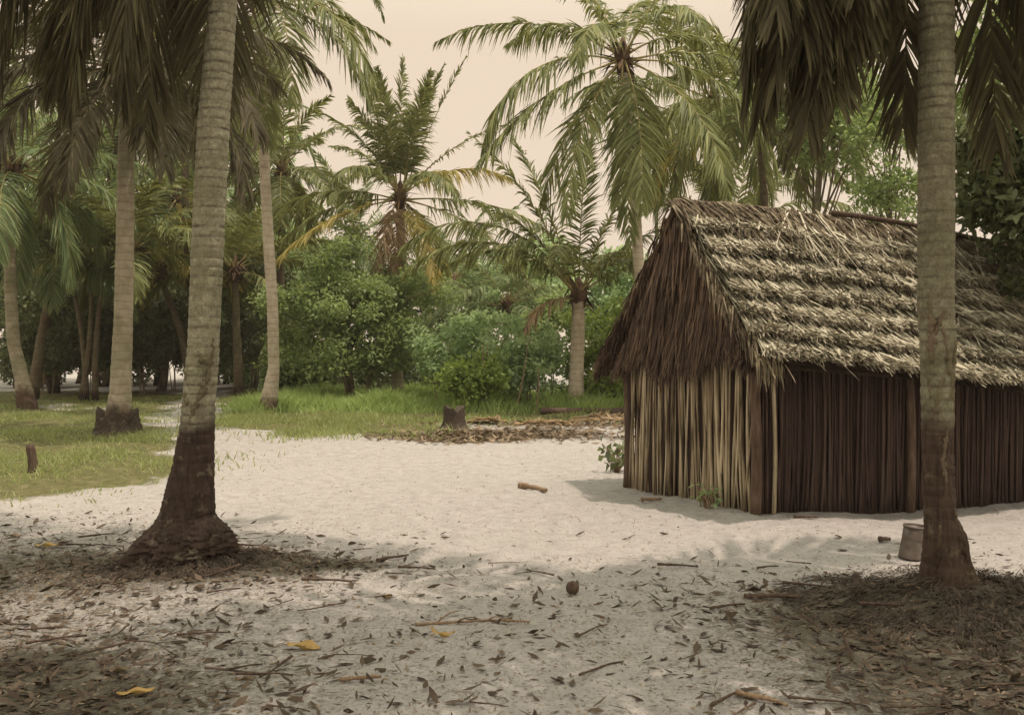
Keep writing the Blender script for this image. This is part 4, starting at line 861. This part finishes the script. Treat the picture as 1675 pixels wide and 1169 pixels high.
def stick(px, py, L, ang, r, label, mat='wood', name='stick', cat='stick', forks=0, group=None, bend=.06, seed=1):
    r_ = np.random.default_rng(seed); p = gp(px, py); d = np.array([math.cos(R(ang)), math.sin(R(ang))])
    e0, e1 = p[:2]-d*L/2, p[:2]+d*L/2; nn = np.array([-d[1], d[0]])
    s = np.linspace(0, 1, 12)
    xy = e0*(1-s)[:, None]+e1*s[:, None]+nn*(bend*L*np.sin(PI*s)+.02*L*np.sin(7*s+seed))[:, None]
    z = H(xy[:, 0], xy[:, 1])+r*.8+.01
    g = Geo(); addtube(g, np.column_stack([xy, z]), r*np.linspace(1.1, .6, 12)*(1+.12*r_.normal(size=12)), 8, 0, .08)
    for f in range(forks):
        k = r_.integers(2, 9); b0 = np.append(xy[k], z[k]); th = R(ang)+r_.choice([-1, 1])*r_.uniform(.4, 1.1)
        b1 = b0+np.array([math.cos(th), math.sin(th), r_.uniform(.05, .35)])*L*r_.uniform(.15, .35)
        addtube(g, curve(b0, b1, (0, 0, .03*L), 7), r*.6*np.linspace(1, .35, 7), 6)
    o = g.build(name, M[mat], None, p, smooth=True); tag(o, label, cat, group); return o
stick(772, 1026, .66, -4, .009, 'long forked fallen branch lying across the front sand', 'wood', 'fallen_branch', 'branch', 4, seed=3)
stick(872, 802, .40, -42, .034, 'short thick log lying alone on the open sand', 'wood', 'short_log', 'log', 0, bend=.02, seed=4)
stick(642, 913, .34, 52, .012, 'dark curved stick on the sand right of the thick left palm', 'wood_dark', seed=5)
stick(1066, 818, .22, 2, .02, 'small stick beside the gable wall of the hut', 'wood', seed=6, bend=.0)
stick(1319, 852, .22, 0, .013, 'small stick in front of the dark side wall', 'wood_dark', seed=7, bend=.0)
stick(588, 1116, .2, 4, .012, 'reddish brown stick at the bottom left of centre', 'wood', seed=8)
stick(1246, 1152, .24, -35, .014, 'brown stick at the bottom right of centre', 'wood', seed=9)
stick(1265, 982, .36, -6, .016, 'dark bark strip on the sand left of the root mound', 'wood_dark', seed=10)
stick(1448, 882, .10, 10, .022, 'small dark husk on the sand beside the tin pot', 'wood_dark', 'husk', 'husk', seed=11, bend=0)
p0 = gp(885, 678); p1 = gp(1060, 676)
g = Geo(); addtube(g, curve(p0+np.array([0, 0, .1]), p1+np.array([0, 0, .11]), (0, 0, -.02), 12), .10*np.linspace(.85, 1.1, 12), 12, 0, .06); tag(g.build('fallen_log', M['wood_dark'], None, p0, smooth=True), 'long dark log lying at the foot of the stubby palm', 'log')
p = gp(52, 768); g = Geo(); addtube(g, curve(p-np.array([0, 0, .1]), p+np.array([-.03, 0, .37]), (.02, 0, 0), 9), .062*np.linspace(1.15, .85, 9), 12, 0, .07); tag(g.build('stake', M['wood_dark'], None, p, smooth=True), 'short dark stake standing in the left grass', 'stake')
# coconut
def nut(px, py, r, label, mat='wood_dark', seed=1, name='coconut'):
    p = gp(px, py); r_ = np.random.default_rng(seed); a = np.linspace(0, PI, 12); V, q = lathe(np.column_stack([r*np.sin(a)*(1+.08*np.cos(a))+1e-4, r*1.1*np.cos(a)]), p+np.array([0, 0, r*.85]), 20, (r_.uniform(.6, 1.4), r_.uniform(-.6, .6)))
    V = V+.03*r*r_.normal(size=V.shape); g = Geo(); g.add(V, q); tag(g.build(name, M[mat], None, p, smooth=True), label, 'coconut')
nut(937, 970, .044, 'dark round coconut on the open sand', seed=2)
# leaves lying about
def fallen_leaf(px, py, L, w, ang, label, mat='litter_yellow', curl=.25, seed=1, name='fallen_leaf', group=None):
    r_ = np.random.default_rng(seed); p = gp(px, py); n, m = 12, 7
    s = np.linspace(0, 1, n)[:, None]; v = np.linspace(-1, 1, m)[None]
    wd = w*np.sin(PI*np.clip(s*.97+.015, 0, 1))**.75
    x = (s-.5)*L+0*v; y = v*wd/2; z = curl*L*((s-.5)**2)*1.1+.25*w*np.abs(v)**1.5*np.sin(PI*s)+.008*np.sin(9*s+3*v)+.012
    c, sn = math.cos(R(ang)), math.sin(R(ang))
    V = np.stack([p[0]+x*c-y*sn, p[1]+x*sn+y*c, p[2]+z], -1).reshape(-1, 3)
    i = np.arange(n-1)[:, None]*m; j = np.arange(m-1)[None]; q = np.stack([i+j, i+j+1, i+m+j+1, i+m+j], -1).reshape(-1, 4)
    g = Geo(); g.add(V, q); o = g.build(name, M[mat], None, p, smooth=True); tag(o, label, 'leaf', group); return o
fallen_leaf(496, 1050, .215, .10, -22, 'broad yellow brown leaf lying flat on the front sand', seed=1)
fallen_leaf(724, 1050, .16, .045, -32, 'narrow curled yellow leaf below the fallen branch', curl=.9, seed=2)
fallen_leaf(220, 1125, .17, .05, 24, 'narrow yellow leaf among dark litter at bottom left', seed=3)
fallen_leaf(75, 896, .17, .07, 10, 'orange brown leaf on the shaded sand at far left', seed=4)
fallen_leaf(190, 1088, .13, .06, 30, 'whitish dry leaf among dark litter at bottom left', 'litter', seed=5)
fallen_leaf(632, 973, .07, .04, -30, 'tiny orange leaf on the sand right of the left palm', seed=6)
fallen_leaf(20, 884, .16, .06, -8, 'curled brown leaf at the far left edge of the sand', 'litter', seed=7)
# scattered dry leaves one could count
proto = fallen_leaf(400, 1100, .10, .03, 10, 'dry brown leaf scattered on the front sand', 'litter', seed=8, group='dry leaves scattered on the sand')
for k in range(130):
    r_ = np.random.default_rng(1000+k)
    for _ in range(40):
        x, y = r_.uniform(-4.5, 4.2), r_.uniform(3.6, 12.5)
        wgt = humus(x, y)*1.2+.006+.3*(x < -.9)*(y < 8)*(math.sin(2.3*x+1.7*y) > -.2)
        if r_.random() < wgt and not grassmask(np.array([x]), np.array([y]))[0]: break
    o = proto.copy(); COL.objects.link(o); o.location = (x, y, float(H(x, y))+.001)
    sc = r_.uniform(.3, .85); o.scale = (sc, sc*r_.uniform(.5, 1.2), sc); o.rotation_euler = (r_.normal()*.1, r_.normal()*.1, r_.uniform(0, 6.28))
sproto = stick(330, 1030, .28, 20, .006, 'thin dry twig scattered on the front sand', 'wood_dark', 'twig', 'twig', group='twigs scattered on the sand', seed=21)
for k in range(150):
    r_ = np.random.default_rng(3000+k)
    for _ in range(40):
        x, y = r_.uniform(-4.2, 3.6), r_.uniform(3.6, 11)
        if r_.random() < humus(x, y)*1.2+.03+.3*(x < -.8)*(y < 8.5): break
    o = sproto.copy(); COL.objects.link(o); o.location = (x, y, float(H(x, y))+.002); sc = r_.uniform(.4, 1.25); o.scale = (sc, sc, r_.uniform(.7, 1.5)*sc); o.rotation_euler = (0, 0, r_.uniform(-.6, .9) if r_.random() < .6 else r_.uniform(0, 6.28))
# fine litter nobody could count
def litter(n, xr, yr, wfun, size, mat, name, label, seed, zoff=.004):
    r_ = np.random.default_rng(seed); x = r_.uniform(*xr, n*8); y = r_.uniform(*yr, n*8)
    k = (r_.random(n*8) < wfun(x, y)); x, y = x[k][:n], y[k][:n]; n = len(x)
    a = r_.uniform(0, 2*PI, n); D = nrm(np.column_stack([np.cos(a), np.sin(a), r_.normal(size=n)*.22])); W = nrm(np.cross(D, np.array([0, 0, 1.])+.35*r_.normal(size=(n, 3))))
    L = r_.uniform(*size, n); P0 = np.column_stack([x, y, H(x, y)+zoff+r_.uniform(0, .012, n)])
    V, q = ribbons(P0, D, W, L, L*r_.uniform(.12, .5, n), np.array([0, 0, 1.])*(L*r_.uniform(-.15, .25, n))[:, None], 2, [.3, 1, .2])
    g = Geo(); g.add(V, q); o = g.build(name, M[mat]); tag(o, label, 'litter', kind='stuff'); return o
ng = lambda x, y: ~grassmask(x, y)
litter(32000, (-6, 5), (2.8, 16), lambda x, y: (humus(x, y)*.8+.05+.10*(x < -1.5)*(y < 9.5)+.14*(y < 7.8))*ng(x, y), (.008, .036), 'litter', 'leaf_litter', 'small brown leaf scraps strewn over the sand', 5)
litter(14000, (-6, 5), (2.8, 16), lambda x, y: (humus(x, y)**1.5)*ng(x, y), (.02, .10), 'litter_dark', 'dark_leaf_litter', 'dark rotting leaf scraps drifted round the palm feet', 6)
st = gd(760, 716); hp_ = gd(960, 694)
litter(6500, (-3, 6), (16.5, 24), lambda x, y: bump(x, y, st, 1.1, .7, .9)+bump(x, y, gd(870, 712), 1.4, .6, .8)+bump(x, y, hp_, 2.2, .8, .6), (.04, .19), 'litter', 'stump_litter', 'brown and grey dry leaves heaped round the stump', 7)
# dry fronds heaped between stump and hut
for k, (px, py, L, ang) in enumerate([(890, 702, 1.2, 8), (985, 692, 2.2, 176), (1010, 686, 2., 5), (800, 694, .8, 150)]):
    p = gp(px, py)+np.array([-.5*L*math.cos(R(ang)), -.5*L*math.sin(R(ang)), .06]); g = frond_geo(p, ang, 4, L, 10, leaf=.4, nl=40, w=.045, hang=.12, lift=.3, rr=.018)
    tag(g.build('dry_frond', [M['frond_dry'], M['rachis_dry']], None, p), ['dry yellow frond on the sand edge right of the stump', 'longest dry frond lying in front of the dark log', 'dry frond lying against the dark log near the hut', 'small dry frond in the grass behind the stump'][k], 'dry frond', 'dry palm fronds on the ground')
# ------------------------------------------------------------------ plants at the hut foot
def leafy(px, py, n, L, label, mat, seed, spread=.22, up=1.):
    r_ = np.random.default_rng(seed); p = gp(px, py); root = thing('leafy_plant', p, label, 'plant')
    gs, gl = Geo(), Geo()
    for k in range(n):
        a = r_.uniform(0, 6.28); e = p+np.array([math.cos(a)*spread*r_.uniform(.3, 1), math.sin(a)*spread*.7, up*r_.uniform(.12, .42)])
        addtube(gs, curve(p+np.array([r_.normal()*.03, r_.normal()*.03, -.02]), e, (0, 0, .04), 6), .006, 5)
        V, q = leaf_cloud([e], .05, 2, L, seed*50+k, .5, .6); gl.add(V, q)
    gs.build('stems', M['wood'], root, p); gl.build('leaves', M[mat], root, p)
leafy(1008, 772, 22, .13, 'broad leaved dark plant at the left foot of the hut', 'leaf_dark', 3, .2, .9)
leafy(1156, 832, 14, .09, 'small pale plant at the foot of the pole wall', 'leaf_weed', 4, .12, .5)
leafy(1130, 806, 10, .08, 'tiny weed left of the pale plant at the pole wall', 'leaf_bush', 6, .12, .4)
# ------------------------------------------------------------------ grass
def grass(n, xr, yr, hgt, mat, name, label, seed, wfun=None, w=(.006, .014)):
    r_ = np.random.default_rng(seed); x = r_.uniform(*xr, n); y = r_.uniform(*yr, n)
    k = grassmask(x+r_.normal(size=n)*.45, y+r_.normal(size=n)*.8)
    pat = .55+.45*np.sin(1.3*x+.7*y)*np.sin(.8*y-1.1*x+2)+.25*np.sin(3.7*x+1)*np.sin(2.9*y)
    k &= r_.random(n) < np.clip(pat, .12, 1)
    if wfun is not None: k &= r_.random(n) < wfun(x, y)
    x, y = x[k], y[k]; n = len(x); a = r_.uniform(0, 2*PI, n)
    D = nrm(np.column_stack([np.cos(a)*.35, np.sin(a)*.35, np.ones(n)])); W = np.column_stack([-np.sin(a), np.cos(a), 0*a]); b = r_.uniform(0, 2*PI, n); W = np.column_stack([np.cos(b), np.sin(b), 0*b])
    L = r_.uniform(*hgt, n)*np.clip(pat[k]+.25, .4, 1.3)
    S = np.column_stack([np.cos(a), np.sin(a), -np.ones(n)*.6])*(L*r_.uniform(.1, .6, n))[:, None]
    V, q = ribbons(np.column_stack([x, y, H(x, y)-.005]), D, W, L, r_.uniform(*w, n), S, 2, [1, .8, .1]); g = Geo(); g.add(V, q)
    o = g.build(name, M[mat]); tag(o, label, 'grass', kind='stuff')
grass(95000, (-16, -3), (10, 34), (.05, .17), 'grass', 'short_grass', 'short green grass under the left palms', 1, w=(.010, .022))
grass(110000, (-8, 9), (17, 36), (.06, .22), 'grass', 'meadow_grass', 'short green grass at the edge of the sand', 2, w=(.014, .028))
grass(90000, (-7.5, 6.5), (24, 32), (.25, .65), 'grass_tall', 'tall_grass', 'taller bright grass in front of the bushes', 3, lambda x, y: 1/(1+np.exp(-(y-25.2)/.5)), w=(.02, .035))

# ------------------------------------------------------------------ thin haze volume added to lift the dark tones
m_, nt_h, o_h = newmat('tone_lift_haze'); pv = nt_h.nodes.new('ShaderNodeVolumePrincipled'); pv.inputs['Color'].default_value = (.95, .86, .80, 1); pv.inputs['Density'].default_value = .0007; pv.inputs['Anisotropy'].default_value = 0
nt_h.links.new(pv.outputs[0], o_h.inputs['Volume'])
bx = 420.; g = Geo(); V = [(x, y, z) for z in (-1.6, 16.) for x, y in ((-bx, -bx), (bx, -bx), (bx, bx), (-bx, bx))]
g.add(V, [[3, 2, 1, 0], [4, 5, 6, 7], [0, 1, 5, 4], [1, 2, 6, 5], [2, 3, 7, 6], [3, 0, 4, 7]]); hz_ = g.build('haze', m_); tag(hz_, 'thin warm haze added to lift the dark tones', 'haze', kind='stuff')
# ------------------------------------------------------------------ light, sky, camera
EL, SAZ = 75., math.degrees(math.atan2(-.22, 1.))        # sun high, from the right
sd_ = np.array([math.cos(R(EL))*math.cos(R(SAZ)), math.cos(R(EL))*math.sin(R(SAZ)), math.sin(R(EL))])
sl = bpy.data.lights.new('sun', 'SUN'); sl.energy = 3.3; sl.angle = R(.5); sl.color = (1., .83, .71)
so = bpy.data.objects.new('sun', sl); COL.objects.link(so); so.rotation_euler = Vector(sd_).to_track_quat('Z', 'Y').to_euler(); so.location = (20, 8, 30)
w = bpy.data.worlds.new('World'); scene.world = w; w.use_nodes = True; nt = w.node_tree; nt.nodes.clear()
ow = nt.nodes.new('ShaderNodeOutputWorld'); bg = nt.nodes.new('ShaderNodeBackground')
sk = nt.nodes.new('ShaderNodeTexSky'); sk.sky_type = 'NISHITA'; sk.sun_disc = False; sk.sun_elevation = R(EL); sk.sun_rotation = R(90-SAZ); sk.dust_density = 4.; sk.air_density = 1.; sk.altitude = 0
bw = nt.nodes.new('ShaderNodeRGBToBW'); nt.links.new(sk.outputs[0], bw.inputs[0])
# thin white overcast: an even cream veil over the sky
veil = mixc(nt, .86, bw.outputs[0], (9.6, 7.8, 6.0))
# overcast veil, boosted overhead out of view to lift the shaded parts
tcw = nd(nt, 'ShaderNodeTexCoord'); sxw = nd(nt, 'ShaderNodeSeparateXYZ'); nt.links.new(tcw.outputs['Generated'], sxw.inputs[0])
mrw = nd(nt, 'ShaderNodeMapRange', inp={'From Min': .30, 'From Max': .95}); nt.links.new(sxw.outputs[2], mrw.inputs[0])
over = mixc(nt, mrw.outputs[0], veil, (20., 19.3, 15.8))
nt.links.new(over, bg.inputs[0]); bg.inputs[1].default_value = .1; nt.links.new(bg.outputs[0], ow.inputs[0])
cam = bpy.data.cameras.new('camera'); cam.lens = F/1675*36; cam.sensor_width = 36; cam.clip_end = 3000; cam.clip_start = .05
co = bpy.data.objects.new('camera', cam); COL.objects.link(co); co.location = (0, 0, EYE); co.rotation_euler = (R(90)-math.atan((1169/2-HY)/F), 0, 0)
scene.camera = co
scene.view_settings.view_transform = 'Standard'; scene.view_settings.look = 'None'; scene.view_settings.exposure = 0; scene.view_settings.gamma = 1
scene.cycles.max_bounces = 8; scene.cycles.diffuse_bounces = 4; scene.cycles.transmission_bounces = 4
scene.cycles.use_denoising = True
